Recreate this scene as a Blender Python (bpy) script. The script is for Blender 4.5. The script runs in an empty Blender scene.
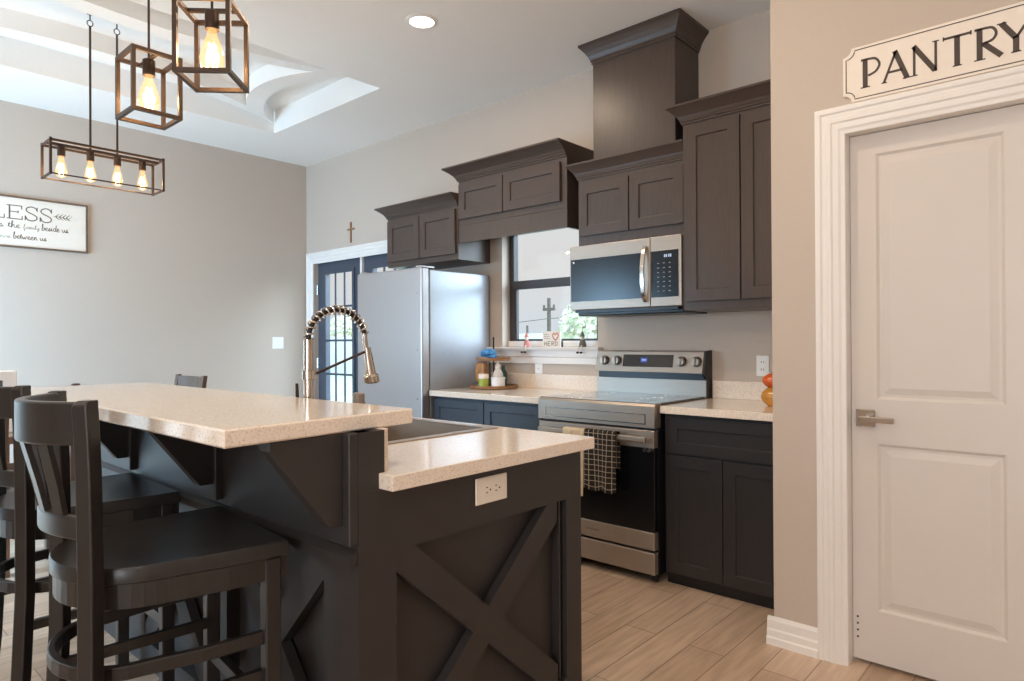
import bpy, bmesh, math, random
from mathutils import Vector, Matrix
PI = math.pi
scene = bpy.context.scene
col = scene.collection
random.seed(7)

# ------------------------------------------------------------------ camera
F_PX = 655.6
yaw, pitch, roll = [math.radians(a) for a in (41.724, 0.1705, -0.2953)]
fw = Vector((-math.sin(yaw) * math.cos(pitch), math.cos(yaw) * math.cos(pitch), math.sin(pitch)))
rt = Vector((math.cos(yaw), math.sin(yaw), 0))
up = rt.cross(fw)
r2 = rt * math.cos(roll) + up * math.sin(roll)
u2 = r2.cross(fw)
cam = bpy.data.cameras.new('camera')
cam.sensor_width = 36
cam.lens = F_PX / 1024 * 36
cam.clip_start = 0.02
cam.clip_end = 400
camo = bpy.data.objects.new('camera', cam)
camo.matrix_world = Matrix(((r2.x, u2.x, -fw.x, 0), (r2.y, u2.y, -fw.y, 0), (r2.z, u2.z, -fw.z, 1.25), (0, 0, 0, 1)))
col.objects.link(camo)
scene.camera = camo

# ------------------------------------------------------------------ view
vs = scene.view_settings
scene.display_settings.display_device = 'sRGB'
vs.view_transform = 'Standard'
vs.look = 'None'
vs.gamma = 1
vs.use_curve_mapping = False
vs.exposure = 0.15
cy = scene.cycles
cy.use_denoising = True
cy.max_bounces = 10
cy.diffuse_bounces = 5
cy.glossy_bounces = 4
cy.transparent_max_bounces = 16
cy.sample_clamp_indirect = 6
cy.caustics_reflective = False
cy.caustics_refractive = False

# ------------------------------------------------------------------ sky
world = bpy.data.worlds.new('sky')
scene.world = world
world.use_nodes = True
wn = world.node_tree
bg = wn.nodes['Background']
tc = wn.nodes.new('ShaderNodeTexCoord')
sep = wn.nodes.new('ShaderNodeSeparateXYZ')
rmp = wn.nodes.new('ShaderNodeValToRGB')
wn.links.new(tc.outputs['Generated'], sep.inputs[0])
wn.links.new(sep.outputs['Z'], rmp.inputs[0])
wn.links.new(rmp.outputs[0], bg.inputs[0])
rmp.color_ramp.elements[0].position = 0.0
rmp.color_ramp.elements[0].color = (0.64, 0.69, 0.75, 1)
rmp.color_ramp.elements[1].position = 0.10
rmp.color_ramp.elements[1].color = (0.72, 0.69, 0.68, 1)
hi = rmp.color_ramp.elements.new(0.17)
hi.color = (0.74, 0.72, 0.72, 1)
hi = rmp.color_ramp.elements.new(0.40)
hi.color = (2.6, 3.6, 4.8, 1)
bg.inputs[1].default_value = 1.0

# bright hazy sky on the garden side, entering by the kitchen window and the french doors
sl = bpy.data.lights.new('hazy_sun', 'SUN')
sl.energy = 6.5
sl.angle = math.radians(50)
sl.color = (0.72, 0.87, 1.0)
so = bpy.data.objects.new('hazy_sun', sl)
so.rotation_euler = Vector((-0.74, -0.50, -0.42)).to_track_quat('-Z', 'Y').to_euler()
col.objects.link(so)

# ------------------------------------------------------------------ added fill lights, unseen, just inside the rear openings
def area_light(name, loc, rot, sx, sy, power, color):
    l = bpy.data.lights.new(name, 'AREA')
    l.shape = 'RECTANGLE'
    l.size, l.size_y = sx, sy
    l.energy = power
    l.color = color
    o = bpy.data.objects.new(name, l)
    o.location = loc
    o.rotation_euler = rot
    col.objects.link(o)
    return o
DAY = (0.70, 0.86, 1.0)
area_light('fill_dining_side', (-4.95, -1.30, 1.15), (PI / 2 - .36, 0, .66), 1.9, 1.9, 225, (0.42, 0.71, 1.0))  # added panel inside the room, turned to wash the far left wall
area_light('fill_rear', (0.4, -3.12, 1.45), (PI / 2 + .70, 0, 0), 1.8, 1.4, 100, (0.90, 0.95, 1.0))  # added panel, tilted up to brighten the ceiling

# ------------------------------------------------------------------ materials
def lin(c):
    return tuple((x / 255 / 12.92) if x / 255 <= 0.04045 else ((x / 255 + 0.055) / 1.055) ** 2.4 for x in c)
MATS = {}
def pm(name, rgb, rough=0.5, metal=0.0, var=0.0, scale=20.0, stretch=(1, 1, 1), bump=0.0, coat=0.0, emit=None, es=0.0, spec=None):
    """principled material with a gentle procedural variation"""
    m = bpy.data.materials.new(name)
    m.use_nodes = True
    nt = m.node_tree
    b = nt.nodes['Principled BSDF']
    c = lin(rgb)
    b.inputs['Base Color'].default_value = (*c, 1)
    b.inputs['Roughness'].default_value = rough
    b.inputs['Metallic'].default_value = metal
    if spec is not None:
        b.inputs['Specular IOR Level'].default_value = spec
    if coat:
        b.inputs['Coat Weight'].default_value = coat
        b.inputs['Coat Roughness'].default_value = 0.08
    if emit:
        b.inputs['Emission Color'].default_value = (*emit, 1)
        b.inputs['Emission Strength'].default_value = es
    if var or bump:
        t = nt.nodes.new('ShaderNodeTexCoord')
        mp = nt.nodes.new('ShaderNodeMapping')
        mp.inputs['Scale'].default_value = stretch
        nz = nt.nodes.new('ShaderNodeTexNoise')
        nz.inputs['Scale'].default_value = scale
        nz.inputs['Detail'].default_value = 4
        nt.links.new(t.outputs['Object'], mp.inputs[0])
        nt.links.new(mp.outputs[0], nz.inputs['Vector'])
        if var:
            cr = nt.nodes.new('ShaderNodeValToRGB')
            cr.color_ramp.elements[0].position = 0.3
            cr.color_ramp.elements[1].position = 0.7
            cr.color_ramp.elements[0].color = (*[x * (1 - var) for x in c], 1)
            cr.color_ramp.elements[1].color = (*[min(1, x * (1 + var)) for x in c], 1)
            nt.links.new(nz.outputs['Fac'], cr.inputs[0])
            nt.links.new(cr.outputs[0], b.inputs['Base Color'])
        if bump:
            bp = nt.nodes.new('ShaderNodeBump')
            bp.inputs['Strength'].default_value = bump
            bp.inputs['Distance'].default_value = 0.002
            nt.links.new(nz.outputs['Fac'], bp.inputs['Height'])
            nt.links.new(bp.outputs[0], b.inputs['Normal'])
    MATS[name] = m
    return m
WALL = pm('wall_paint', (198, 184, 171), 0.85, var=0.015, scale=90, bump=0.25)
CEIL = pm('ceiling_paint', (246, 243, 239), 0.9, var=0.01, scale=60, bump=0.15)
TRIM = pm('white_trim_paint', (238, 233, 228), 0.42, var=0.01, scale=8)
DOORW = pm('white_door_paint', (217, 209, 202), 0.45, var=0.01, scale=6)
CAB = pm('espresso_cabinet_paint', (74, 61, 54), 0.36, var=0.12, scale=14, stretch=(8, 8, 0.6), bump=0.05)
BASEC = pm('black_base_cabinet_paint', (44, 41, 41), 0.40, var=0.10, scale=14, stretch=(8, 8, 0.6), bump=0.05)
BLUEC = pm('daylight_tinted_base_cabinet', (50, 58, 70), 0.38, var=0.08, scale=14, stretch=(8, 8, 0.6), bump=0.05)  # dark cabinet paint with the blue of reflected daylight mixed in
ISL = pm('charcoal_island_paint', (50, 46, 45), 0.50, var=0.06, scale=10, bump=0.04)
STOOLM = pm('black_stool_wood', (44, 41, 40), 0.34, var=0.14, scale=12, stretch=(1, 6, 1), bump=0.08)
STEEL = pm('brushed_stainless', (172, 160, 148), 0.42, metal=0.72, var=0.05, scale=30, stretch=(0.3, 1, 14), bump=0.03)
FRIDGE = pm('satin_stainless_fridge', (178, 174, 174), 0.36, metal=0.75, var=0.03, scale=30, stretch=(1, 1, 12), bump=0.02)
FRIDGES = pm('grey_painted_fridge_side', (165, 170, 178), 0.34, metal=0.35, var=0.03, scale=30, bump=0.02)
CHROME = pm('brushed_nickel', (205, 197, 188), 0.22, metal=1.0, var=0.03, scale=40)
BLKGL = pm('black_glass', (14, 15, 18), 0.22, var=0.02, scale=3)
COOKGL = pm('ceramic_cooktop_glass', (44, 41, 40), 0.10, var=0.05, scale=3, coat=0.5)
BLKPL = pm('black_enamel', (24, 24, 26), 0.35, var=0.06, scale=30)
DARKMET = pm('dark_bronze_metal', (74, 58, 48), 0.42, metal=0.6, var=0.08, scale=40)
DOORB = pm('reflection_tinted_french_door', (70, 78, 92), 0.35, var=0.04, scale=10)  # blue reflection on the dark doors is put into this colour
WINF = pm('dark_bronze_window_frame', (62, 56, 58), 0.45, var=0.05, scale=20)
PLAST = pm('ivory_plastic', (238, 230, 218), 0.4, var=0.01, scale=20)
PLASTW = pm('white_plastic', (242, 240, 236), 0.4, var=0.01, scale=20)
SLOT = pm('dark_slot_plastic', (50, 44, 40), 0.6, var=0.03, scale=20)
SIGNB = pm('cream_sign_board', (240, 229, 216), 0.6, var=0.02, scale=30)
INKB = pm('soft_brown_ink', (112, 98, 88), 0.6, var=0.03, scale=20)
SIGNF = pm('brown_wood_frame', (108, 88, 72), 0.5, var=0.15, scale=12, stretch=(1, 1, 6))
INK = pm('dark_brown_ink', (74, 62, 54), 0.6, var=0.03, scale=20)
INKL = pm('faded_brown_ink', (150, 134, 120), 0.6, var=0.03, scale=20)
WOODC = pm('warm_brown_wood', (150, 108, 72), 0.5, var=0.2, scale=10, stretch=(1, 1, 6))
DINE = pm('dark_walnut_chair_wood', (96, 80, 70), 0.4, var=0.15, scale=10, stretch=(6, 6, 1))
TABLEW = pm('brown_table_wood', (140, 112, 90), 0.4, var=0.15, scale=6, stretch=(1, 8, 1))
WHITEBOX = pm('white_ceramic', (246, 243, 240), 0.4, var=0.01, scale=10)
BULBM = pm('brass_socket', (96, 70, 48), 0.4, metal=0.7, var=0.05, scale=30)
GRASS = pm('lawn_grass', (150, 160, 132), 0.9, var=0.25, scale=3)
LEAF = pm('hazed_tree_leaves', (224, 222, 196), 0.8, var=0.2, scale=2)  # whitened so the leaf colour carries the haze and overexposure
BARK = pm('grey_bark', (120, 110, 100), 0.9, var=0.2, scale=6)
POLEM = pm('weathered_pole_wood', (92, 80, 70), 0.9, var=0.1, scale=6)
WIREM = pm('cable_rubber', (104, 96, 90), 0.8, var=0.05, scale=6)
PATIO = pm('patio_concrete', (196, 190, 182), 0.9, var=0.06, scale=4)

def emissive(name, rgb, strength):
    m = bpy.data.materials.new(name)
    m.use_nodes = True
    nt = m.node_tree
    nt.nodes.remove(nt.nodes['Principled BSDF'])
    e = nt.nodes.new('ShaderNodeEmission')
    e.inputs[0].default_value = (*rgb, 1)
    e.inputs[1].default_value = strength
    nt.links.new(e.outputs[0], nt.nodes['Material Output'].inputs[0])
    return m
FILA = emissive('glowing_filament', (1.0, 0.72, 0.36), 14)
LENS = emissive('lit_ceiling_lens', (1.0, 0.95, 0.88), 9)
LEDW = emissive('pale_blue_display_digits', (0.70, 0.82, 1.0), 0.75)
LEDB = emissive('blue_display_glow', (0.12, 0.2, 0.75), 0.5)

def glassy(name, tint, ior=0.04, glow=None):
    m = bpy.data.materials.new(name)
    m.use_nodes = True
    nt = m.node_tree
    nt.nodes.remove(nt.nodes['Principled BSDF'])
    tr = nt.nodes.new('ShaderNodeBsdfTransparent')
    tr.inputs[0].default_value = (*tint, 1)
    gl = nt.nodes.new('ShaderNodeBsdfGlossy')
    gl.inputs['Roughness'].default_value = 0.02
    lw = nt.nodes.new('ShaderNodeLayerWeight')
    pw = nt.nodes.new('ShaderNodeMath'); pw.operation = 'POWER'; pw.inputs[1].default_value = 5
    ma = nt.nodes.new('ShaderNodeMath'); ma.operation = 'MULTIPLY_ADD'
    ma.inputs[1].default_value = 0.9
    ma.inputs[2].default_value = ior
    mx = nt.nodes.new('ShaderNodeMixShader')
    nt.links.new(lw.outputs['Facing'], pw.inputs[0])
    nt.links.new(pw.outputs[0], ma.inputs[0])
    nt.links.new(ma.outputs[0], mx.inputs[0])
    nt.links.new(tr.outputs[0], mx.inputs[1])
    nt.links.new(gl.outputs[0], mx.inputs[2])
    last = mx
    if glow:
        em = nt.nodes.new('ShaderNodeEmission')
        em.inputs[0].default_value = (*glow[0], 1)
        em.inputs[1].default_value = glow[1]
        ad = nt.nodes.new('ShaderNodeAddShader')
        nt.links.new(mx.outputs[0], ad.inputs[0])
        nt.links.new(em.outputs[0], ad.inputs[1])
        last = ad
    nt.links.new(last.outputs[0], nt.nodes['Material Output'].inputs[0])
    return m
PANE = glassy('window_glass', (0.96, 0.98, 0.98), ior=0.03)
BULBG = glassy('amber_bulb_glass', (0.97, 0.90, 0.74), ior=0.05, glow=((1.0, 0.62, 0.26), 0.30))

def quartz(name, rgb):
    m = pm(name, rgb, 0.11)
    nt = m.node_tree
    b = nt.nodes['Principled BSDF']
    t = nt.nodes.new('ShaderNodeTexCoord')
    v = nt.nodes.new('ShaderNodeTexNoise')
    v.inputs['Scale'].default_value = 190
    v.inputs['Detail'].default_value = 2
    cr = nt.nodes.new('ShaderNodeValToRGB')
    c = lin(rgb)
    e = cr.color_ramp.elements
    e[0].position = 0.30
    e[0].color = (*[x * k for x, k in zip(c, (0.80, 0.73, 0.64))], 1)
    e[1].position = 0.44
    e[1].color = (*c, 1)
    x = e.new(0.66)
    x.color = (*[min(1, q * 1.08) for q in c], 1)
    nt.links.new(t.outputs['Object'], v.inputs['Vector'])
    nt.links.new(v.outputs['Fac'], cr.inputs[0])
    nt.links.new(cr.outputs[0], b.inputs['Base Color'])
    return m
QTZ = quartz('speckled_cream_quartz', (238, 225, 211))

def plank_floor():
    m = pm('wood_look_plank_tile', (200, 172, 146), 0.34)
    nt = m.node_tree
    b = nt.nodes['Principled BSDF']
    t = nt.nodes.new('ShaderNodeTexCoord')
    sp = nt.nodes.new('ShaderNodeSeparateXYZ')
    cb = nt.nodes.new('ShaderNodeCombineXYZ')
    nt.links.new(t.outputs['Object'], sp.inputs[0])
    ay = nt.nodes.new('ShaderNodeMath'); ay.operation = 'ADD'; ay.inputs[1].default_value = 20.04
    ax = nt.nodes.new('ShaderNodeMath'); ax.operation = 'ADD'; ax.inputs[1].default_value = 15.06
    nt.links.new(sp.outputs['Y'], ay.inputs[0])
    nt.links.new(sp.outputs['X'], ax.inputs[0])
    nt.links.new(ay.outputs[0], cb.inputs['X'])
    nt.links.new(ax.outputs[0], cb.inputs['Y'])
    br = nt.nodes.new('ShaderNodeTexBrick')
    br.offset = 0.5
    br.offset_frequency = 2
    br.inputs['Scale'].default_value = 1.0
    br.inputs['Brick Width'].default_value = 0.92
    br.inputs['Row Height'].default_value = 0.15
    br.inputs['Mortar Size'].default_value = 0.0022
    br.inputs['Mortar Smooth'].default_value = 0.2
    br.inputs['Bias'].default_value = 0.0
    br.inputs['Color1'].default_value = (*lin((216, 190, 166)), 1)
    br.inputs['Color2'].default_value = (*lin((188, 160, 136)), 1)
    br.inputs['Mortar'].default_value = (*lin((142, 118, 100)), 1)
    nt.links.new(cb.outputs[0], br.inputs['Vector'])
    mp = nt.nodes.new('ShaderNodeMapping')
    mp.inputs['Scale'].default_value = (16, 1.6, 1)
    nt.links.new(t.outputs['Object'], mp.inputs[0])
    nz = nt.nodes.new('ShaderNodeTexNoise')
    nz.inputs['Scale'].default_value = 2.2
    nz.inputs['Detail'].default_value = 6
    nt.links.new(mp.outputs[0], nz.inputs['Vector'])
    cr = nt.nodes.new('ShaderNodeValToRGB')
    cr.color_ramp.elements[0].position = 0.32
    cr.color_ramp.elements[0].color = (0.78, 0.76, 0.74, 1)
    cr.color_ramp.elements[1].position = 0.66
    cr.color_ramp.elements[1].color = (1.05, 1.04, 1.02, 1)
    nt.links.new(nz.outputs['Fac'], cr.inputs[0])
    mx = nt.nodes.new('ShaderNodeMix')
    mx.data_type = 'RGBA'
    mx.blend_type = 'MULTIPLY'
    mx.inputs[0].default_value = 1.0
    nt.links.new(br.outputs['Color'], mx.inputs[6])
    nt.links.new(cr.outputs[0], mx.inputs[7])
    nt.links.new(mx.outputs[2], b.inputs['Base Color'])
    bp = nt.nodes.new('ShaderNodeBump')
    bp.inputs['Strength'].default_value = 0.25
    bp.inputs['Distance'].default_value = 0.002
    iv = nt.nodes.new('ShaderNodeMath'); iv.operation = 'SUBTRACT'; iv.inputs[0].default_value = 1.0
    nt.links.new(br.outputs['Fac'], iv.inputs[1])
    nt.links.new(iv.outputs[0], bp.inputs['Height'])
    nt.links.new(bp.outputs[0], b.inputs['Normal'])
    return m
FLOORM = plank_floor()

def check_cloth():
    """black towel woven with thin cream lines"""
    m = pm('black_cream_check_cloth', (34, 29, 27), 0.9)
    nt = m.node_tree
    b = nt.nodes['Principled BSDF']
    t = nt.nodes.new('ShaderNodeTexCoord')
    sp = nt.nodes.new('ShaderNodeSeparateXYZ')
    nt.links.new(t.outputs['UV'], sp.inputs[0])
    outs = []
    for ax in ('X', 'Y'):
        fr = nt.nodes.new('ShaderNodeMath'); fr.operation = 'FRACT'
        nt.links.new(sp.outputs[ax], fr.inputs[0])
        gt = nt.nodes.new('ShaderNodeMath'); gt.operation = 'LESS_THAN'; gt.inputs[1].default_value = 0.13
        nt.links.new(fr.outputs[0], gt.inputs[0])
        outs.append(gt)
    mxm = nt.nodes.new('ShaderNodeMath'); mxm.operation = 'MAXIMUM'
    nt.links.new(outs[0].outputs[0], mxm.inputs[0])
    nt.links.new(outs[1].outputs[0], mxm.inputs[1])
    mx = nt.nodes.new('ShaderNodeMix')
    mx.data_type = 'RGBA'
    nt.links.new(mxm.outputs[0], mx.inputs[0])
    mx.inputs[6].default_value = (*lin((34, 29, 27)), 1)
    mx.inputs[7].default_value = (*lin((168, 154, 136)), 1)
    nt.links.new(mx.outputs[2], b.inputs['Base Color'])
    return m
CHECK = check_cloth()
CREAMC = pm('cream_towel_cloth', (222, 202, 172), 0.95, var=0.10, scale=14, stretch=(6, 1, 1), bump=0.3)

# ------------------------------------------------------------------ mesh helpers
class MB:
    def __init__(s):
        s.bm = bmesh.new()
        s.uv = None
    def merge(s, b2):
        me = bpy.data.meshes.new('t')
        b2.to_mesh(me)
        b2.free()
        s.bm.from_mesh(me)
        bpy.data.meshes.remove(me)
        return s
    def box(s, x0, x1, y0, y1, z0, z1, bev=0.0, seg=1):
        b = bmesh.new()
        bmesh.ops.create_cube(b, size=1)
        for v in b.verts:
            v.co = Vector((x0 + (v.co.x + .5) * (x1 - x0), y0 + (v.co.y + .5) * (y1 - y0), z0 + (v.co.z + .5) * (z1 - z0)))
        if bev:
            bmesh.ops.bevel(b, geom=list(b.edges), offset=bev, segments=seg, affect='EDGES', profile=.5)
        return s.merge(b)
    def faces(s, vs, fs):
        q = [s.bm.verts.new(v) for v in vs]
        for f in fs:
            try:
                s.bm.faces.new([q[i] for i in f])
            except ValueError:
                pass
        return s
    def prism(s, poly, axis, d0, d1, bev=0.0):
        """poly: list of 2-D points; axis 'x' -> (y,z), 'y' -> (x,z), 'z' -> (x,y)"""
        def p(a, b, d):
            return {'x': (d, a, b), 'y': (a, d, b), 'z': (a, b, d)}[axis]
        n = len(poly)
        b = bmesh.new()
        v0 = [b.verts.new(p(*q, d0)) for q in poly]
        v1 = [b.verts.new(p(*q, d1)) for q in poly]
        b.faces.new(v0[::-1]); b.faces.new(v1)
        for i in range(n):
            j = (i + 1) % n
            b.faces.new((v0[i], v0[j], v1[j], v1[i]))
        bmesh.ops.recalc_face_normals(b, faces=b.faces)
        if bev:
            bmesh.ops.bevel(b, geom=list(b.edges), offset=bev, segments=1, affect='EDGES', profile=.5)
        return s.merge(b)
    def lathe(s, prof, c=(0, 0, 0), seg=24, axis='z', cap=True):
        """prof: (radius, height) from bottom to top"""
        c = Vector(c)
        def pt(r, h, a):
            u, v = r * math.cos(a), r * math.sin(a)
            return c + {'z': Vector((u, v, h)), 'y': Vector((u, h, v)), 'x': Vector((h, u, v))}[axis]
        b = bmesh.new()
        rings = [[b.verts.new(pt(r, h, 2 * PI * i / seg)) for i in range(seg)] for r, h in prof]
        for k in range(len(rings) - 1):
            for i in range(seg):
                j = (i + 1) % seg
                b.faces.new((rings[k][i], rings[k][j], rings[k + 1][j], rings[k + 1][i]))
        if cap:
            b.faces.new(rings[0][::-1]); b.faces.new(rings[-1])
        bmesh.ops.recalc_face_normals(b, faces=b.faces)
        return s.merge(b)
    def tube(s, pts, r, seg=8, closed=False, flat=None):
        """pts polyline, r radius or list; flat=(a,b,upvec): rectangular section a x b"""
        P = [Vector(p) for p in pts]
        n = len(P)
        b = bmesh.new()
        rings = []
        prev = None
        for i in range(n):
            if closed:
                d = (P[(i + 1) % n] - P[i - 1]).normalized()
            else:
                d = (P[min(i + 1, n - 1)] - P[max(i - 1, 0)]).normalized()
            if flat:
                w = Vector(flat[2])
                sx = d.cross(w).normalized()
                sy = sx.cross(d).normalized()
                a, c = flat[0] / 2, flat[1] / 2
                ring = [P[i] + sx * a * q + sy * c * t for q, t in ((-1, -1), (1, -1), (1, 1), (-1, 1))]
            else:
                if prev is None:
                    h = Vector((0, 0, 1)) if abs(d.z) < .9 else Vector((1, 0, 0))
                    sx = d.cross(h).normalized()
                else:
                    sx = (prev - d * prev.dot(d)).normalized()
                prev = sx
                sy = d.cross(sx)
                rr = r[i] if isinstance(r, (list, tuple)) else r
                ring = [P[i] + (sx * math.cos(2 * PI * k / seg) + sy * math.sin(2 * PI * k / seg)) * rr for k in range(seg)]
            rings.append([b.verts.new(v) for v in ring])
        m = len(rings[0])
        rng = range(n if closed else n - 1)
        for i in rng:
            A, B = rings[i], rings[(i + 1) % n]
            for k in range(m):
                j = (k + 1) % m
                b.faces.new((A[k], A[j], B[j], B[k]))
        if not closed:
            b.faces.new(rings[0][::-1]); b.faces.new(rings[-1])
        bmesh.ops.recalc_face_normals(b, faces=b.faces)
        return s.merge(b)
    def sphere(s, c, r, sc=(1, 1, 1), sub=2, noise=0.0, seed=0):
        b = bmesh.new()
        bmesh.ops.create_icosphere(b, subdivisions=sub, radius=r)
        rn = random.Random(seed)
        for v in b.verts:
            k = 1 + (rn.random() - .5) * noise
            v.co = Vector((v.co.x * sc[0] * k + c[0], v.co.y * sc[1] * k + c[1], v.co.z * sc[2] * k + c[2]))
        return s.merge(b)
    def shaker(s, x0, x1, z0, z1, yf, t=0.02, rail=0.06, rec=0.009):
        """a flat framed door facing -y with a sunk centre panel"""
        a = [(x0, z0), (x1, z0), (x1, z1), (x0, z1)]
        i = [(x0 + rail, z0 + rail), (x1 - rail, z0 + rail), (x1 - rail, z1 - rail), (x0 + rail, z1 - rail)]
        c = 0.0025
        j = [(x0 + rail + c, z0 + rail + c), (x1 - rail - c, z0 + rail + c), (x1 - rail - c, z1 - rail - c), (x0 + rail + c, z1 - rail - c)]
        vs = [(p[0], yf, p[1]) for p in a] + [(p[0], yf, p[1]) for p in i] + [(p[0], yf + rec, p[1]) for p in j] + [(p[0], yf + t, p[1]) for p in a]
        fs = []
        for k in range(4):
            m = (k + 1) % 4
            fs += [(k, m, 4 + m, 4 + k), (4 + k, 4 + m, 8 + m, 8 + k), (m, k, 12 + k, 12 + m)]
        fs += [(8, 9, 10, 11), (15, 14, 13, 12)]
        s.faces(vs, fs)
        return s
    def plate(s, us, vs_, holes, axis, d0, d1):
        """slab cut by grid lines us x vs_, without the cells in holes; one connected mesh"""
        def p(a, b, d):
            return {'x': (d, a, b), 'y': (a, d, b), 'z': (a, b, d)}[axis]
        b = bmesh.new()
        V = {}
        def g(i, j, k):
            if (i, j, k) not in V:
                V[(i, j, k)] = b.verts.new(p(us[i], vs_[j], (d0, d1)[k]))
            return V[(i, j, k)]
        n, m = len(us) - 1, len(vs_) - 1
        solid = lambda i, j: 0 <= i < n and 0 <= j < m and (i, j) not in holes
        for i in range(n):
            for j in range(m):
                if not solid(i, j):
                    continue
                for k in (0, 1):
                    b.faces.new([g(i, j, k), g(i + 1, j, k), g(i + 1, j + 1, k), g(i, j + 1, k)])
                for (di, dj, e0, e1) in ((-1, 0, (i, j), (i, j + 1)), (1, 0, (i + 1, j), (i + 1, j + 1)), (0, -1, (i, j), (i + 1, j)), (0, 1, (i, j + 1), (i + 1, j + 1))):
                    if not solid(i + di, j + dj):
                        b.faces.new([g(*e0, 0), g(*e1, 0), g(*e1, 1), g(*e0, 1)])
        bmesh.ops.recalc_face_normals(b, faces=b.faces)
        return s.merge(b)
    def build(s, name, mat, parent=None, smooth=False, origin=None, bevel=0.0, subsurf=0, keepuv=False):
        me = bpy.data.meshes.new(name)
        bmesh.ops.recalc_face_normals(s.bm, faces=s.bm.faces)
        o = bpy.data.objects.new(name, me)
        if parent is not None:
            off = wloc(parent)
            o.parent = parent
        elif origin is not None:
            off = Vector(origin)
            o.location = off
        else:
            off = Vector((0, 0, 0))
        for v in s.bm.verts:
            v.co -= off
        if smooth:
            for f in s.bm.faces:
                f.smooth = True
        s.bm.to_mesh(me)
        s.bm.free()
        me.materials.append(mat)
        col.objects.link(o)
        if smooth:
            try:
                me.set_sharp_from_angle(angle=math.radians(38))
            except Exception:
                pass
        if bevel:
            md = o.modifiers.new('edge_bevel', 'BEVEL')
            md.width = bevel
            md.segments = 2
            md.limit_method = 'ANGLE'
        if subsurf:
            md = o.modifiers.new('subdivision', 'SUBSURF')
            md.levels = md.render_levels = subsurf
        return o
def wloc(o):
    v = Vector((0, 0, 0))
    while o is not None:
        v += Vector(o.location)
        o = o.parent
    return v
def thing(name, label, cat, loc=(0, 0, 0), group=None):
    o = bpy.data.objects.new(name, None)
    o.empty_display_size = 0.1
    o.location = loc
    col.objects.link(o)
    return tag(o, label, cat, group)
def tag(o, label, cat, group=None, kind=None):
    o['label'] = label
    o['category'] = cat
    if group:
        o['group'] = group
    if kind:
        o['kind'] = kind
    return o
def struct(o):
    o['kind'] = 'structure'
    return o
def box(name, mat, parent, *a, bev=0.0, seg=1, **k):
    return MB().box(*a, bev=bev, seg=seg).build(name, mat, parent, **k)
def dup(root, loc, rotz, label=None):
    r = root.copy(); col.objects.link(r)
    r.location = loc
    r.rotation_euler = (0, 0, rotz)
    if label:
        r['label'] = label
    for ch in list(root.children):
        c = ch.copy(); col.objects.link(c); c.parent = r
        for g in list(ch.children):
            d = g.copy(); col.objects.link(d); d.parent = c
    return r

# ================================================================== SETTING
YW = 3.67          # kitchen wall
XB = -6.13         # far left wall
ZC = 3.09          # ceiling
YP = 2.745         # pantry wall face
XA = -1.003         # end of the cooking alcove
Y0, X1 = -3.2, 2.4 # wall behind the camera, wall to its right

fl = MB(); fl.box(XB, X1, Y0, YW, -0.06, 0.0)
fl = struct(fl.build('floor', FLOORM))

# ceiling with the tray opening
TX0, TX1, TY0, TY1 = -5.36, -3.85, 0.0, 2.90
Z1T, Z2T = 3.165, 3.285
c = MB(); c.plate([XB - .1, TX0, TX1, X1 + .1], [Y0 - .1, TY0, TY1, YW + .14], {(1, 1)}, 'z', ZC, ZC + 0.02)
struct(c.build('ceiling', CEIL))
c = MB()
c.faces([(TX0, TY0, ZC + .0199), (TX1, TY0, ZC + .0199), (TX1, TY1, ZC + .0199), (TX0, TY1, ZC + .0199), (TX0, TY0, Z2T), (TX1, TY0, Z2T), (TX1, TY1, Z2T), (TX0, TY1, Z2T)],
        [(0, 1, 5, 4), (1, 2, 6, 5), (2, 3, 7, 6), (3, 0, 4, 7), (4, 5, 6, 7)])
# outside skin so the recess is a closed box
c.box(TX0 - .06, TX1 + .06, TY0 - .06, TY1 + .06, Z2T + .03, Z2T + .06)
struct(c.build('ceiling_recess', CEIL))
def arc(p, q, sag, n=20):
    """points from p to q bulging sideways (left of p->q) by sag"""
    p, q = Vector(p), Vector(q)
    d = q - p
    L = d.length
    nrm = Vector((-d.y, d.x)).normalized()
    R = (L * L / 4 + sag * sag) / (2 * sag)
    half = math.asin(min(1, L / 2 / R))
    mid = (p + q) / 2 + nrm * (sag - R)
    out = []
    for i in range(n + 1):
        a = -half + 2 * half * i / n
        out.append(mid + d.normalized() * R * math.sin(a) + nrm * R * math.cos(a))
    return out
cxm, cym = (TX0 + TX1) / 2, (TY0 + TY1) / 2
oc = [(TX0 + .02, TY0 + .02), (TX1 - .02, TY0 + .02), (TX1 - .02, TY1 - .02), (TX0 + .02, TY1 - .02)]
ic = [(TX0 + .26, TY0 + .38), (TX1 - .26, TY0 + .38), (TX1 - .26, TY1 - .38), (TX0 + .26, TY1 - .38)]
sag_o = [0.35, 0.34, 0.35, 0.34]
sag_i = [0.14, 0.25, 0.14, 0.25]
O, I = [], []
for k in range(4):
    O += arc(oc[k], oc[(k + 1) % 4], sag_o[k])[:-1]
    I += arc(ic[k], ic[(k + 1) % 4], sag_i[k])[:-1]
n = len(O)
b = MB()
vs_ = [(p.x, p.y, Z1T) for p in O] + [(p.x, p.y, Z1T) for p in I] + [(p.x, p.y, Z2T) for p in O] + [(p.x, p.y, Z2T) for p in I]
fs_ = []
for i in range(n):
    j = (i + 1) % n
    fs_ += [(i, j, n + j, n + i), (i, 2 * n + i, 2 * n + j, j), (n + i, n + j, 3 * n + j, 3 * n + i)]
b.faces(vs_, fs_)
struct(b.build('trim_3', CEIL))

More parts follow.
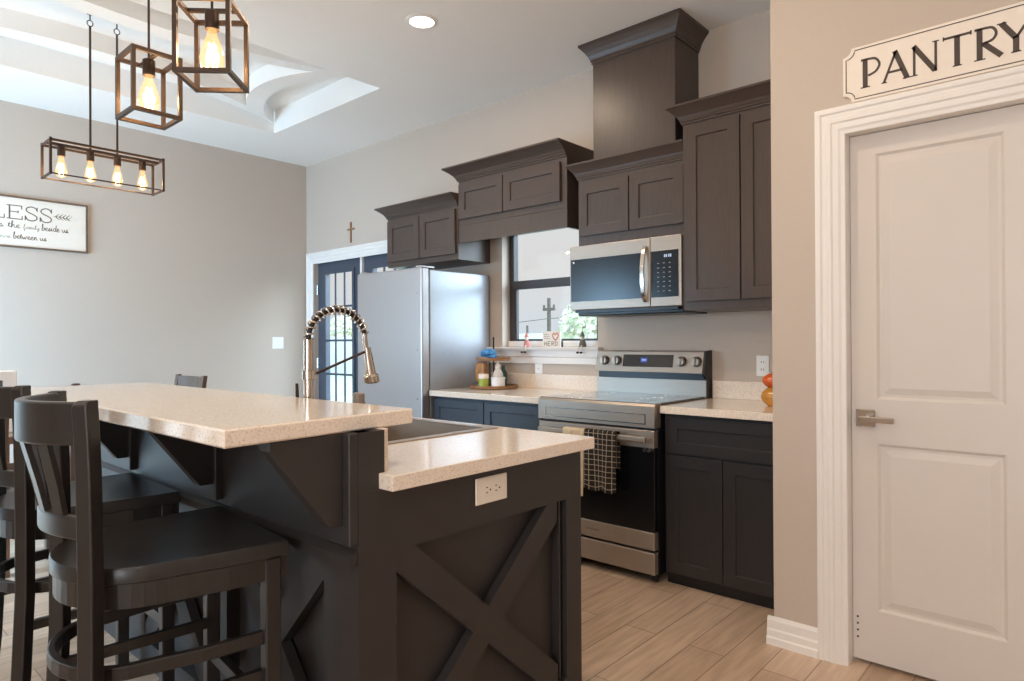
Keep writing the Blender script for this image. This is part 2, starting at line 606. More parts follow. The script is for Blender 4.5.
# kitchen wall with the french door and the window cut out
DX0, DX1, DZ1 = -5.995, -4.42, 2.085
WX0, WX1, WZ0, WZ1 = -3.37, -2.50, 1.215, 2.12
w = MB()
w.plate([XB - .14, DX0, DX1, WX0, WX1, X1 + .1], [-.06, 0.0, WZ0, DZ1, WZ1, ZC + .02], {(1, 1), (1, 2), (3, 2), (3, 3)}, 'y', YW, YW + 0.14)
struct(w.build('wall_back', WALL))
w = MB(); w.box(XB - .14, XB, Y0 - .1, YW, -.06, ZC + .02); struct(w.build('wall_left', WALL))
# pantry: front wall with its door opening, and the return into the alcove
PX0, PX1, PZ = -0.735, -0.125, 2.065
w = MB()
w.plate([XA, PX0, PX1, X1 + .1], [0.0, PZ, ZC + .02], {(1, 0)}, 'y', YP, YP + 0.115)
w.box(XA, XA + .1, YP + .115, YW, 0, ZC + .02)
struct(w.build('wall_right', WALL))
w = MB()
w.plate([XB - .14, -0.5, 1.3, X1 + .1], [-.06, 0.75, 2.15, ZC + .02], {(1, 1)}, 'y', Y0 - .14, Y0)
struct(w.build('wall_front', WALL))
w = MB(); w.box(X1, X1 + .1, Y0 - .1, YP, -.06, ZC + .02); struct(w.build('wall_side', WALL))
YD = -1.5  # added unseen wall, set close to hold the dining-side fill light
w = MB()
w.plate([XB - .14, -5.85, -3.65, -3.2], [-.06, 0.05, 2.15, ZC + .02], {(1, 1)}, 'y', YD - .14, YD)
w.box(-3.32, -3.2, Y0, YD - .14, -.06, ZC + .02)
struct(w.build('wall_dining_added', WALL))
# roof over everything so no sky comes in from above
w = MB(); w.box(XB - .2, X1 + .2, Y0 - .2, YW + .6, Z2T + .1, Z2T + .16); struct(w.build('roof', CEIL))

# frames of two added, unseen rear windows behind the fill lights
for nm, xa, xb, za, zb, Y0_ in (('added_window_2', -5.85, -3.65, .05, 2.15, YD), ('added_window_3', -.5, 1.3, .75, 2.15, Y0)):
    f = MB()
    xm = (xa + xb) / 2
    f.plate([xa, xa + .05, xm - .03, xm + .03, xb - .05, xb], [za, za + .05, zb - .05, zb], {(1, 1), (3, 1)}, 'y', Y0_ - .12, Y0_ - .07)
    struct(f.build(nm, WINF))

# baseboards
def baseboard(name, axis, d, s, a, b_):
    """moulded board along a wall: d = wall coordinate, s = outward sign"""
    prof = [(0, 0), (.024, 0), (.024, .028), (.018, .034), (.018, .058), (.013, .066), (.013, .098), (.006, .112), (0, .112)]
    m = MB()
    poly = [(d + s * q, z) for q, z in prof]
    m.prism(poly, 'y' if axis == 'y' else 'x', a, b_)
    return struct(m.build(name, TRIM))
baseboard('baseboard_right', 'x', YP, -1, XA - .024, -0.826)
baseboard('baseboard_left', 'y', XB, 1, YD, YW)

# pantry door casing (fluted)
def casing(name, x0, x1, ztop, w_, yface, mat, right=True):
    """fluted casing round an opening whose outer edges are x0, x1, ztop"""
    prof = [(0, 0), (0, .020), (.010, .024), (.020, .024), (.026, .018), (.040, .018), (.046, .022), (.058, .022), (.064, .016), (.084, .016), (.092, .011), (w_, .009), (w_, 0)]
    m = MB()
    b = bmesh.new()
    rows = []
    for q, d in prof:
        path = [(x0 + q, 0.0), (x0 + q, ztop - q), (x1 - q, ztop - q), (x1 - q, 0.0)]
        rows.append([b.verts.new((px, yface - d, pz)) for px, pz in path])
    for k in range(len(rows) - 1):
        for i in range(3):
            b.faces.new((rows[k][i], rows[k][i + 1], rows[k + 1][i + 1], rows[k + 1][i]))
    m.merge(b)
    return struct(m.build(name, mat))
casing('trim_1', -0.826, -0.034, 2.153, 0.106, YP, TRIM)
# jamb lining and stop
j = MB()
j.plate([PX0 - .001, PX0 + .016, PX1 - .016, PX1 + .001], [0, PZ - .016, PZ + .001], {(1, 0)}, 'y', YP - .002, YP + .112)
struct(j.build('trim_4', TRIM))

# pantry door: two raised panels, lever handle
def raised_panel_door(name, x0, x1, z0, z1, y, mat, panels):
    xs = [x0, panels[0][0], panels[0][1], x1]
    zs = sorted({z0, z1} | {p[2] for p in panels} | {p[3] for p in panels})
    m = MB()
    b = bmesh.new()
    V = {}
    def g(x, z, d=0.0):
        k = (round(x, 4), round(z, 4), round(d, 4))
        if k not in V:
            V[k] = b.verts.new((x, y + d, z))
        return V[k]
    holes = {(p[2], p[3]) for p in panels}
    for i in range(3):
        for k in range(len(zs) - 1):
            if i == 1 and (zs[k], zs[k + 1]) in holes:
                continue
            b.faces.new((g(xs[i], zs[k]), g(xs[i + 1], zs[k]), g(xs[i + 1], zs[k + 1]), g(xs[i], zs[k + 1])))
    steps = [(0, 0), (.010, .009), (.020, .009), (.044, .002)]
    for (a, c_, e, f) in panels:
        for (q0, d0), (q1, d1) in zip(steps, steps[1:]):
            R0 = [(a + q0, e + q0), (c_ - q0, e + q0), (c_ - q0, f - q0), (a + q0, f - q0)]
            R1 = [(a + q1, e + q1), (c_ - q1, e + q1), (c_ - q1, f - q1), (a + q1, f - q1)]
            for t in range(4):
                u = (t + 1) % 4
                b.faces.new((g(*R0[t], d0), g(*R0[u], d0), g(*R1[u], d1), g(*R1[t], d1)))
        q, d = steps[-1]
        b.faces.new((g(a + q, e + q, d), g(c_ - q, e + q, d), g(c_ - q, f - q, d), g(a + q, f - q, d)))
    # edges and back
    bk = [b.verts.new((px, y + .035, pz)) for px, pz in ((x0, z0), (x1, z0), (x1, z1), (x0, z1))]
    b.faces.new(bk)
    b.faces.new([g(x0, z) for z in zs] + [bk[3], bk[0]])
    b.faces.new([g(x1, z) for z in zs] + [bk[2], bk[1]])
    b.faces.new([g(x, z0) for x in xs] + [bk[1], bk[0]])
    b.faces.new([g(x, z1) for x in xs] + [bk[2], bk[3]])
    m.merge(b)
    return m.build(name, mat)
yd = YP + .055
d1 = struct(raised_panel_door('door_1', PX0 + .018, PX1 - .018, .016, PZ - .019, yd, DOORW,
                              [(-.628, -.232, .215, .855), (-.628, -.232, 1.025, 1.965)]))
h = MB()
h.box(-.700, -.634, yd - .010, yd, .918, .984, bev=.002)
h.build('handle_plate', CHROME, d1)
h = MB()
h.lathe([(.011, yd - .052), (.011, yd - .010)], (-.667, 0, .951), 16, 'y')
h.box(-.680, -.560, yd - .060, yd - .048, .940, .962, bev=.003, seg=2)
h.build('lever_handle', CHROME, d1)
hs = MB()
for k in range(4):
    hs.lathe([(.004, yd - .0015), (.004, yd)], (-.700, 0, .10 + k * .026), 10, 'y')
hs.build('hook_marks', SLOT, d1)

# french doors
dc = MB()
casing('trim_2', DX0 - .115, DX1 + .115, DZ1 + .092, 0.115, YW, TRIM)
for k, (xa, xb) in enumerate(((DX0 + .012, -5.222), (-5.190, DX1 - .012))):
    nm = 'door_%d' % (k + 2)
    gy = YW + .045
    m = MB()
    gx0, gx1, gz0, gz1 = xa + .145, xb - .145, .24, 1.955
    m.plate([xa, gx0, gx1, xb], [.012, gz0, gz1, DZ1 - .012], {(1, 1)}, 'y', gy, gy + .045)
    d = struct(m.build(nm, DOORB))
    m = MB()
    m.plate([gx0 - .03, gx0 + .008, gx1 - .008, gx1 + .03], [gz0 - .03, gz0 + .008, gz1 - .008, gz1 + .03], {(1, 1)}, 'y', gy - .012, gy - .001)
    m.build('glazing_bead', DOORB, d)
    m = MB()
    us, hs_ = [gx0], []
    w3 = (gx1 - gx0) / 3
    m.box(gx0 + w3 - .012, gx0 + w3 + .012, gy + .004, gy + .012, gz0, gz1)
    m.box(gx0 + 2 * w3 - .012, gx0 + 2 * w3 + .012, gy + .004, gy + .012, gz0, gz1)
    for q in range(1, 5):
        zz = gz1 - q * .338
        m.box(gx0, gx1, gy + .0035, gy + .0125, zz - .010, zz + .010)
    m.build('muntin_grid', DOORB, d)
    m = MB(); m.box(gx0 - .004, gx1 + .004, gy + .020, gy + .026, gz0 - .004, gz1 + .004); m.build('glass', PANE, d)
    if k == 0:
        for zz in (.25, 1.05, 1.80):
            hm = MB(); hm.lathe([(.008, zz - .05), (.008, zz + .05)], (xa - .006, gy - .006, 0), 10); hm.build('hinge', CHROME, d)
m = MB(); m.box(-5.221, -5.191, YW + .02, YW + .045, .012, DZ1 - .005); struct(m.build('trim_5', TRIM))

# kitchen window: dark double-hung frame, white bottom, sill and apron
wy = YW + .085
m = MB()
m.plate([WX0, WX0 + .045, WX1 - .045, WX1], [WZ0 + .045, WZ0 + .046, WZ1 - .045, WZ1], {(1, 0), (1, 1)}, 'y', wy, wy + .05)
wi = struct(m.build('window_1', WINF))
box('meeting_rail', WINF, wi, WX0 + .045, WX1 - .045, wy - .012, wy + .04, 1.655, 1.715, bev=.004)
box('bottom_rail', TRIM, wi, WX0, WX1, wy - .02, wy + .05, WZ0, WZ0 + .045, bev=.003)
m = MB(); m.plate([WX0 + .045, WX0 + .068, WX1 - .068, WX1 - .045], [WZ0 + .045, WZ0 + .06, 1.652, 1.656], {(1, 1)}, 'y', wy + .002, wy + .03)
m.build('lower_sash', WINF, wi)
box('upper_pane', PANE, wi, WX0 + .045, WX1 - .045, wy + .032, wy + .036, 1.70, WZ1 - .045)
box('lower_pane', PANE, wi, WX0 + .06, WX1 - .06, wy + .014, wy + .018, WZ0 + .055, 1.66)
m = MB(); m.prism([(YW - .055, 1.198), (YW - .050, 1.192), (YW - .005, 1.192), (wy - .02, 1.192), (wy - .02, 1.2149), (YW - .055, 1.2149), (YW - .060, 1.208)], 'x', WX0 - .185, WX1 + .04)
m.build('sill', TRIM, wi)
m = MB(); m.prism([(YW - .001, 1.095), (YW - .016, 1.098), (YW - .018, 1.14), (YW - .026, 1.15), (YW - .026, 1.192), (YW - .001, 1.192)], 'x', WX0 - .16, WX1 + .015)
m.build('apron', TRIM, wi)

# ================================================================== ISLAND
IX1, IX0 = -1.36, -3.30       # end panel plane, far end
IY0, IY1 = 0.954, 1.885
isl = thing('kitchen_island', 'charcoal painted two-level kitchen island with crossed boards on its end', 'kitchen island', (-2.3, 1.42, 0))
REC = .030
m = MB()
m.plate([IX0 + .03, -2.47, -1.71, IX1 - REC - .012], [IY0 + REC + .012, 1.25, 1.845, IY1 - .03], {(1, 1)}, 'z', .0, .878)
m.build('body', ISL, isl)
m = MB(); m.box(IX0, IX1 - REC - .013, IY0 + .0445, 1.033, .8785, 1.028); m.build('bar_wall', ISL, isl)
# end frame
m = MB()
m.plate([IY0, 1.070, 1.800, IY1], [0, .10, .712, .878], {(1, 1)}, 'x', IX1 - REC - .012, IX1)
m.box(IX1 - REC - .0125, IX1 - .0005, IY0 + .0005, 1.0335, .878, 1.0285)
m.build('end_frame', ISL, isl)
def clip_poly(poly, x0, x1, y0, y1):
    def clip(P, inside, inter):
        out = []
        for i in range(len(P)):
            a, b_ = P[i - 1], P[i]
            if inside(b_):
                if not inside(a):
                    out.append(inter(a, b_))
                out.append(b_)
            elif inside(a):
                out.append(inter(a, b_))
        return out
    def ix(v):
        return lambda a, b_: (v, a[1] + (b_[1] - a[1]) * (v - a[0]) / (b_[0] - a[0]))
    def iy(v):
        return lambda a, b_: (a[0] + (b_[0] - a[0]) * (v - a[1]) / (b_[1] - a[1]), v)
    P = clip(poly, lambda p: p[0] >= x0, ix(x0))
    P = clip(P, lambda p: p[0] <= x1, ix(x1))
    P = clip(P, lambda p: p[1] >= y0, iy(y0))
    return clip(P, lambda p: p[1] <= y1, iy(y1))
def board(a, b_, w_, rect):
    a, b_ = Vector(a), Vector(b_)
    d = (b_ - a).normalized()
    nrm = Vector((-d.y, d.x)) * w_ / 2
    a2, b2 = a - d * .3, b_ + d * .3
    return clip_poly([tuple(a2 + nrm), tuple(a2 - nrm), tuple(b2 - nrm), tuple(b2 + nrm)], *rect)
rect = (1.0705, 1.750, .1005, .7115)
for k, (p, q) in enumerate((((1.07, .712), (1.760, .10)), ((1.760, .712), (1.07, .10)))):
    m = MB(); m.prism(board(p, q, .083, rect), 'x', IX1 - REC - .002, IX1 - (.0012 if k else .0004)); m.build('cross_board', ISL, isl)
m = MB(); m.box(IX1 - REC - .011, IX1 - .010, 1.770, 1.778, .1005, .7115); m.build('side_batten', ISL, isl)
# bar-side face: posts, rails, crossed boards
posts = [(-1.516, IX1 - .001), (-2.225, -2.075), (-2.93, -2.78), (IX0, -3.20)]
xs = [IX0, -3.20, -2.93, -2.78, -2.225, -2.075, -1.516, IX1 - .0008]
m = MB(); m.plate(xs, [0, .10, .695, 1.0285], {(1, 1), (3, 1), (5, 1)}, 'y', IY0 - .0005, IY0 + REC + .013); m.build('face_frame', ISL, isl)
for xa, xb in ((-3.20, -2.93), (-2.78, -2.225), (-2.075, -1.516)):
    rc = (xa + .0005, xb - .0005, .1005, .6945)
    for k, (p, q) in enumerate((((xa, .695), (xb, .10)), ((xb, .695), (xa, .10)))):
        m = MB(); m.prism(board(p, q, .083, rc), 'y', IY0 + (.0012 if k else .0004), IY0 + REC + .002); m.build('cross_board', ISL, isl)
m = MB(); m.prism([(IY0 - .022, .700), (IY0 - .022, .722), (IY0 - .004, .736), (IY0 + .01, .736), (IY0 + .01, .700)], 'x', IX0, IX1 - .004); m.build('ledge_rail', ISL, isl)
for xc in (-1.408, -2.142, -2.90):
    m = MB(); m.box(xc - .046, xc + .046, IY0 - .026, IY0 + .012, .752, 1.0285, bev=.003)
    b2 = m.build('bracket', ISL, isl)
    m = MB(); m.prism([(.735, 1.0285), (.735, 1.006), (.892, .800), (IY0 - .026, .800), (IY0 - .026, 1.0285)], 'x', xc - .024, xc + .020, bev=.002)
    m.build('gusset', ISL, b2)

# bar top
m = MB(); m.prism([(-3.36, .620), (-1.362, .620), (-1.404, 1.165), (-3.36, 1.165)], 'z', 1.030, 1.070, bev=.004)
tag(m.build('breakfast_counter', QTZ, origin=(-2.37, .89, 1.03)), 'raised cream quartz bar top on the dark island', 'countertop')
m = MB()
m.plate([-3.36, -2.46, -1.735, -1.305], [1.016, 1.262, 1.832, 1.893], {(1, 1)}, 'z', .880, .920)
wt = m.build('island_worktop', QTZ, origin=(-2.33, 1.45, .88), bevel=.003)
tag(wt, 'lower cream quartz worktop around the sink on the island', 'countertop')
m = MB(); m.box(-3.34, -1.372, 1.035, 1.054, .920, 1.0295, bev=.001); m.build('upstand', QTZ, wt)

# sink
sk = thing('sink', 'stainless steel sink let into the lower island worktop', 'sink', (-2.1, 1.55, .92))
m = MB()
m.plate([-2.475, -2.435, -1.76, -1.72], [1.247, 1.285, 1.807, 1.847], {(1, 1)}, 'z', .9203, .9235)
m.build('rim', STEEL, sk)
m = MB()
X0s, X1s, Y0s, Y1s = -2.437, -1.758, 1.283, 1.809
b = bmesh.new()
t = [b.verts.new(p) for p in ((X0s, Y0s, .9205), (X1s, Y0s, .9205), (X1s, Y1s, .9205), (X0s, Y1s, .9205))]
e = [b.verts.new(p) for p in ((X0s + .02, Y0s + .02, .70), (X1s - .02, Y0s + .02, .70), (X1s - .02, Y1s - .02, .70), (X0s + .02, Y1s - .02, .70))]
for i in range(4):
    b.faces.new((t[i], t[(i + 1) % 4], e[(i + 1) % 4], e[i]))
b.faces.new(e)
m.merge(b); m.build('basin', STEEL, sk)
m = MB(); m.lathe([(.045, .7015), (.045, .705), (.030, .706)], (-2.1, 1.55, 0), 20); m.build('drain', CHROME, sk)

# faucet
FXf, FYf = -2.003, 1.205
FK = 1.077
def fz(z):
    return 1.25 + (z - 1.25) * FK
fc = thing('spring_faucet', 'tall brushed nickel spring-neck faucet arching over the sink', 'faucet', (FXf, FYf, .92))
m = MB(); m.lathe([(.027, .9205), (.027, .928), (.019, .934), (.019, 1.02)], (FXf, FYf, 0), 20); m.build('base', CHROME, fc, smooth=True)
m = MB(); m.lathe([(.0175, 1.02), (.0175, fz(1.135)), (.0235, fz(1.137)), (.0235, fz(1.165)), (.0175, fz(1.167)), (.0175, fz(1.262)), (.010, fz(1.266))], (FXf, FYf, 0), 20); m.build('riser', CHROME, fc, smooth=True)
path = []
for k in range(49):
    a = PI - PI * k / 48 * 0.93
    path.append((FXf, FYf + (.107 + .107 * math.cos(a)) * FK, fz(1.262 + .098 * math.sin(a))))
m = MB(); m.tube(path, .0085, 10); m.build('hose', BLKPL, fc, smooth=True)
hel = []
NT, NP = 15, 240
for k in range(NP + 1):
    u = k / NP * 48
    i = min(int(u), 47)
    p = Vector(path[i]).lerp(Vector(path[i + 1]), u - i)
    dd = (Vector(path[i + 1]) - Vector(path[i])).normalized()
    s1 = Vector((1, 0, 0)); s2 = dd.cross(s1)
    a = 2 * PI * NT * k / NP
    hel.append(p + (s1 * math.cos(a) + s2 * math.sin(a)) * .0150)
m = MB(); m.tube(hel, .0034, 6); m.build('spring_coil', CHROME, fc, smooth=True)
e = Vector(path[-1])
def fp(dy, z):
    return (FXf, FYf + dy * FK, fz(z))
m = MB(); m.tube([e, fp(.214, 1.255), fp(.222, 1.215)], [.010, .010, .011], 12); m.build('neck', CHROME, fc, smooth=True)
m = MB(); m.tube([fp(.222, 1.235), fp(.228, 1.200), fp(.238, 1.145), fp(.239, 1.138), fp(.243, 1.118), fp(.2435, 1.113)], [.014, .017, .020, .029, .029, .021], 16); m.build('spray_head', CHROME, fc, smooth=True)
m = MB(); m.tube([fp(.015, 1.150), fp(.225, 1.225)], .0048, 8); m.build('support_arm', DARKMET, fc, smooth=True)
m = MB(); m.tube([(FXf - .018, FYf - .004, .985), (FXf - .060, FYf - .006, 1.00), (FXf - .066, FYf - .006, 1.112)], [.008, .008, .005], 8); m.build('lever', DARKMET, fc, smooth=True)

# bottle by the sink
TUX = -1.725
m = MB(); m.lathe([(.020, .9205), (.022, .93), (.022, 1.06), (.018, 1.068), (.018, 1.092), (.012, 1.096)], (TUX, 1.212, 0), 20)
tag(m.build('soap_bottle', pm('taupe_tumbler_glaze', (120, 108, 98), .4, var=.05, scale=20), origin=(TUX, 1.212, .92), smooth=True), 'small taupe bottle standing behind the bar top right of the faucet', 'bottle')

# island outlet (set sideways under the worktop)
ou = thing('power_outlet', 'ivory double outlet mounted sideways on the island end', 'outlet', (IX1, 1.425, .812))
m = MB(); m.box(IX1 + .0003, IX1 + .007, 1.357, 1.493, .772, .851, bev=.003); m.build('cover_plate', PLAST, ou)
m = MB(); m.box(IX1 + .0072, IX1 + .0085, 1.388, 1.462, .792, .832, bev=.0006); m.build('receptacle', PLAST, ou)
for yc in (1.405, 1.445):
    m = MB(); 
    m.box(IX1 + .0086, IX1 + .0092, yc - .008, yc - .001, .819, .822); m.build('slot', SLOT, ou)
    m = MB(); m.box(IX1 + .0086, IX1 + .0092, yc - .008, yc - .001, .804, .807); m.build('slot', SLOT, ou)
    m = MB(); m.lathe([(.003, IX1 + .0086), (.003, IX1 + .0092)], (0, yc + .010, .812), 10, 'x'); m.build('ground_hole', SLOT, ou)

# ================================================================== BAR STOOLS
def make_stool(name, label):
    t = thing(name, label, 'bar stool', (0, 0, 0), 'black bar stools along the island')
    SZ = .742
    # seat: square front, round back, scooped
    out = []
    for k in range(25):
        a = PI * k / 24
        out.append((-.222 * math.cos(a), -.06 - .195 * math.sin(a)))
    outline = [(-.250, .222), (-.244, .08)] + out + [(.244, .08), (.250, .222)]
    m = MB()
    b = bmesh.new()
    N = len(outline)
    def ring(s_, z, oy=-.02):
        return [b.verts.new((p[0] * s_, oy + (p[1] - oy) * s_, z)) for p in outline]
    R = [ring(.985, SZ - .038), ring(1.0, SZ - .036), ring(1.0, SZ - .004), ring(.988, SZ), ring(.80, SZ - .006), ring(.45, SZ - .016), ring(.12, SZ - .017)]
    b.faces.new(R[0][::-1])
    for i in range(len(R) - 1):
        for k in range(N):
            q = (k + 1) % N
            b.faces.new((R[i][k], R[i][q], R[i + 1][q], R[i + 1][k]))
    b.faces.new(R[-1])
    m.merge(b); m.build('seat', STOOLM, t, smooth=True)
    # apron: bent band under the seat
    pts = [(p[0] * .955, (p[1] + .01) * .945 - .006, SZ - .066) for p in outline]
    m = MB(); m.tube([(x, y, z) for x, y, z in pts], 0, flat=(.020, .056, (0, 0, 1)), closed=True); m.build('apron', STOOLM, t)
    # front legs
    for sx in (-1, 1):
        m = MB()
        m.prism([(sx * .205, SZ - .040), (sx * .247, SZ - .040), (sx * .249, 0), (sx * .215, 0)], 'y', .165, .205, bev=.003)
        m.build('front_leg', STOOLM, t)
    # rear posts, gently bent
    for sx in (-1, 1):
        prof = [(0.0, -.240), (.25, -.218), (.50, -.207), (.74, -.206), (.95, -.209), (1.06, -.213), (1.116, -.216), (1.128, -.210)]
        m = MB(); b = bmesh.new(); rows = []
        ca, sa = math.cos(sx * math.radians(40)), math.sin(sx * math.radians(40))
        for z, y in prof:
            h_ = .019 if z < 1.12 else .015
            xo = sx * (.205 if z > .7 else .205 + (.7 - z) * .012)
            rows.append([b.verts.new((xo + h_ * (u * ca - v * sa), y + h_ * (u * sa + v * ca), z)) for u, v in ((-1, -1), (1, -1), (1, 1), (-1, 1))])
        for i in range(len(rows) - 1):
            for k in range(4):
                q = (k + 1) % 4
                b.faces.new((rows[i][k], rows[i][q], rows[i + 1][q], rows[i + 1][k]))
        b.faces.new(rows[0][::-1]); b.faces.new(rows[-1])
        m.merge(b); m.build('rear_post', STOOLM, t, bevel=.004)
    def bow(y_end, sag, z, n=28, x=.192):
        return [(-x + 2 * x * i / n, y_end - sag * (1 - abs(2 * i / n - 1) ** 2), z) for i in range(n + 1)]
    m = MB(); m.tube(bow(-.217, .092, 1.076), 0, flat=(.024, .096, (0, 0, 1))); m.build('top_rail', STOOLM, t, smooth=True, bevel=.005)
    m = MB(); m.tube(bow(-.206, .060, .842), 0, flat=(.022, .050, (0, 0, 1))); m.build('lower_rail', STOOLM, t, smooth=True, bevel=.004)
    for xq in (-.123, -.045, .035, .112):
        u = xq / .192
        ya, yb = -.206 - .060 * (1 - u * u), -.217 - .092 * (1 - u * u)
        sl = (.060 + .092) * u / .192
        m = MB(); m.tube([(xq, ya, .852), (xq, (ya + yb) / 2 + .004, .93), (xq, yb, 1.030)], 0, flat=(.034, .012, (-sl, 1, 0))); m.build('slat', STOOLM, t)
    # bent-wood foot ring and front stretcher
    rp = [(-.222, .168, .50), (-.216, .02, .50)]
    for k in range(17):
        a = PI * k / 16
        rp.append((-.192 * math.cos(a), -.10 - .150 * math.sin(a), .50))
    rp += [(.216, .02, .50), (.222, .168, .50)]
    m = MB(); m.tube(rp, 0, flat=(.020, .034, (0, 0, 1))); m.build('foot_ring', STOOLM, t, bevel=.004)
    m = MB(); m.tube([(-.212, .186, .30), (.212, .186, .30)], 0, flat=(.022, .036, (0, 0, 1))); m.build('front_stretcher', STOOLM, t)
    m = MB(); m.tube([(-.212, .17, .40), (-.205, -.225, .40)], 0, flat=(.018, .028, (0, 0, 1))); m.build('side_stretcher', STOOLM, t)
    m = MB(); m.tube([(.212, .17, .40), (.205, -.225, .40)], 0, flat=(.018, .028, (0, 0, 1))); m.build('side_stretcher', STOOLM, t)
    return t
s1 = make_stool('bar_stool', 'black slat-back bar stool nearest the camera, seat under the bar corner')
s2 = dup(s1, (-2.62, .708, 0), math.radians(-1), 'second black bar stool, behind the nearest one and cut by the photo edge')
s1.location = (-1.836, .685, 0)
s1.rotation_euler = (0, 0, math.radians(-6))

# ================================================================== REFRIGERATOR
fr = thing('refrigerator', 'satin stainless refrigerator standing left of the kitchen window', 'refrigerator', (-3.86, 3.3, 0))
box('body', FRIDGES, fr, -4.235, -3.485, 3.045, 3.648, .03, 1.765, bev=.006, seg=2)
box('upper_door', FRIDGE, fr, -4.238, -3.482, 2.968, 3.038, .70, 1.778, bev=.010, seg=3)
box('freezer_drawer', FRIDGE, fr, -4.238, -3.482, 2.968, 3.038, .075, .69, bev=.010, seg=3)
box('door_gasket', BLKPL, fr, -4.22, -3.50, 3.036, 3.046, .08, 1.76)
for xh in (-4.19, -3.535):
    box('hinge_cap', FRIDGE, fr, xh - .03, xh + .03, 2.985, 3.11, 1.7785, 1.792, bev=.003)
for zz in (1.60, 1.20, .86):
    m = MB(); m.lathe([(.006, 2.9655), (.006, 2.968)], (-3.53, 0, zz), 10, 'y'); m.build('screw_cover', CHROME, fr)
box('base_grille', BLKPL, fr, -4.22, -3.50, 3.00, 3.06, .0, .07)

# ================================================================== CABINETS
def crown(m, x0, x1, yf, yb, z0, z1, proj, left=True, right=True):
    H = z1 - z0
    prof = [(.004, 0), (.010, .0), (.010, .10), (.018, .14), (.018, .22), (.024, .28), (.034, .42), (.058, .62), (.084, .80), (.094, .86), (1.0 * .1, .88), (.1, 1.0), (.0, 1.0)]
    b = bmesh.new()
    rows = []
    for q, h in prof:
        d = q / .1 * proj
        dl, dr = (d if left else 0), (d if right else 0)
        rows.append([b.verts.new(v) for v in ((x0 - dl, yb, z0 + h * H), (x0 - dl, yf - d, z0 + h * H), (x1 + dr, yf - d, z0 + h * H), (x1 + dr, yb, z0 + h * H))])
    for i in range(len(rows) - 1):
        for k in range(3):
            b.faces.new((rows[i][k], rows[i][k + 1], rows[i + 1][k + 1], rows[i + 1][k]))
    b.faces.new(rows[-1])
    b.faces.new(rows[0][::-1])
    return m.merge(b)
def upper_cabinet(name, label, x0, x1, yf, z0, z1, doors, crown_h, crown_p, doorz, left=True, right=True, group='dark wall cabinets', skirt=None):
    """carcass with shaker doors and a crown; yf = face of the carcass frame"""
    t = thing(name, label, 'cabinet', ((x0 + x1) / 2, (yf + YW) / 2, z0), group)
    box('carcass', CAB, t, x0, x1, yf, YW - .001, z0, z1, bev=.0015)
    if skirt:
        box('valance', CAB, t, x0, x1 - .0205, yf, yf + .020, skirt, z0 - .0005)
        box('end_panel', CAB, t, x1 - .020, x1, yf, YW - .001, skirt, z0 - .0005)
    for xa, xb in doors:
        m = MB(); m.shaker(xa, xb, doorz[0], doorz[1], yf - .0205, .020, rail=.062, rec=.010)
        m.build('door', CAB, t, bevel=.0015)
    m = MB(); crown(m, x0, x1, yf, YW - .001, z1 - .002, z1 + crown_h, crown_p, left, right)
    m.build('crown_moulding', CAB, t)
    return t
upper_cabinet('wall_cabinet', 'low two-door dark wall cabinet above the refrigerator', -4.325, -3.492, 3.33, 1.862, 2.262,
              [(-4.308, -3.915), (-3.906, -3.512)], .085, .078, (1.905, 2.235), right=False)
upper_cabinet('wall_cabinet', 'dark two-door bridge cabinet hung over the kitchen window', -3.490, -2.500, 3.335, 2.105, 2.432,
              [(-3.474, -3.040), (-3.032, -2.545)], .095, .090, (2.150, 2.402), right=False, skirt=1.980)
upper_cabinet('wall_cabinet', 'short dark two-door cabinet directly above the microwave', -2.440, -1.694, 3.375, 1.852, 2.270,
              [(-2.425, -2.066), (-2.058, -1.712)], .095, .062, (1.912, 2.235), right=False)
upper_cabinet('wall_cabinet', 'tall dark two-door wall cabinet right of the microwave', -1.690, XA - .002, 3.315, 1.420, 2.440,
              [(-1.668, -1.366), (-1.358, XA - .022)], .095, .072, (1.468, 2.420), right=False)
hc = thing('hood_chimney', 'dark square chimney cover rising to the ceiling above the microwave cabinet', 'range hood', (-2.0, 3.53, 2.36))
box('chimney_box', CAB, hc, -2.325, -1.766, 3.375, YW - .001, 2.367, 2.985, bev=.002)
m = MB(); crown(m, -2.325, -1.766, 3.375, YW - .001, 2.972, ZC - .003, .066); m.build('crown_moulding', CAB, hc)

def base_cabinet(name, label, x0, x1, mat, drawers, doors, zsplit):
    t = thing(name, label, 'cabinet', ((x0 + x1) / 2, 3.36, 0), 'base cabinets under the wall counter')
    box('carcass', mat, t, x0, x1, 3.072, YW - .002, .058, .876)
    box('toe_kick', BLKPL, t, x0, x1, 3.090, YW - .01, .0, .0575)
    for xa, xb in drawers:
        m = MB(); m.shaker(xa, xb, zsplit + .008, .862, 3.0515, .020, rail=.055, rec=.009); m.build('drawer_front', mat, t, bevel=.0015)
    for xa, xb in doors:
        m = MB(); m.shaker(xa, xb, .066, zsplit - .004, 3.0515, .020, rail=.060, rec=.009); m.build('door', mat, t, bevel=.0015)
    return t
base_cabinet('base_cabinet', 'black shaker base cabinet between the range and the pantry wall', -1.676, XA - .002, BASEC,
             [(-1.655, XA - .02)], [(-1.655, -1.362), (-1.356, XA - .02)], .672)
base_cabinet('base_cabinet', 'dark base cabinet with bluish daylight in its colour, between the refrigerator and the range', -3.468, -2.474, BLUEC,
             [(-3.455, -2.975), (-2.968, -2.488)], [(-3.455, -2.975), (-2.968, -2.488)], .62)

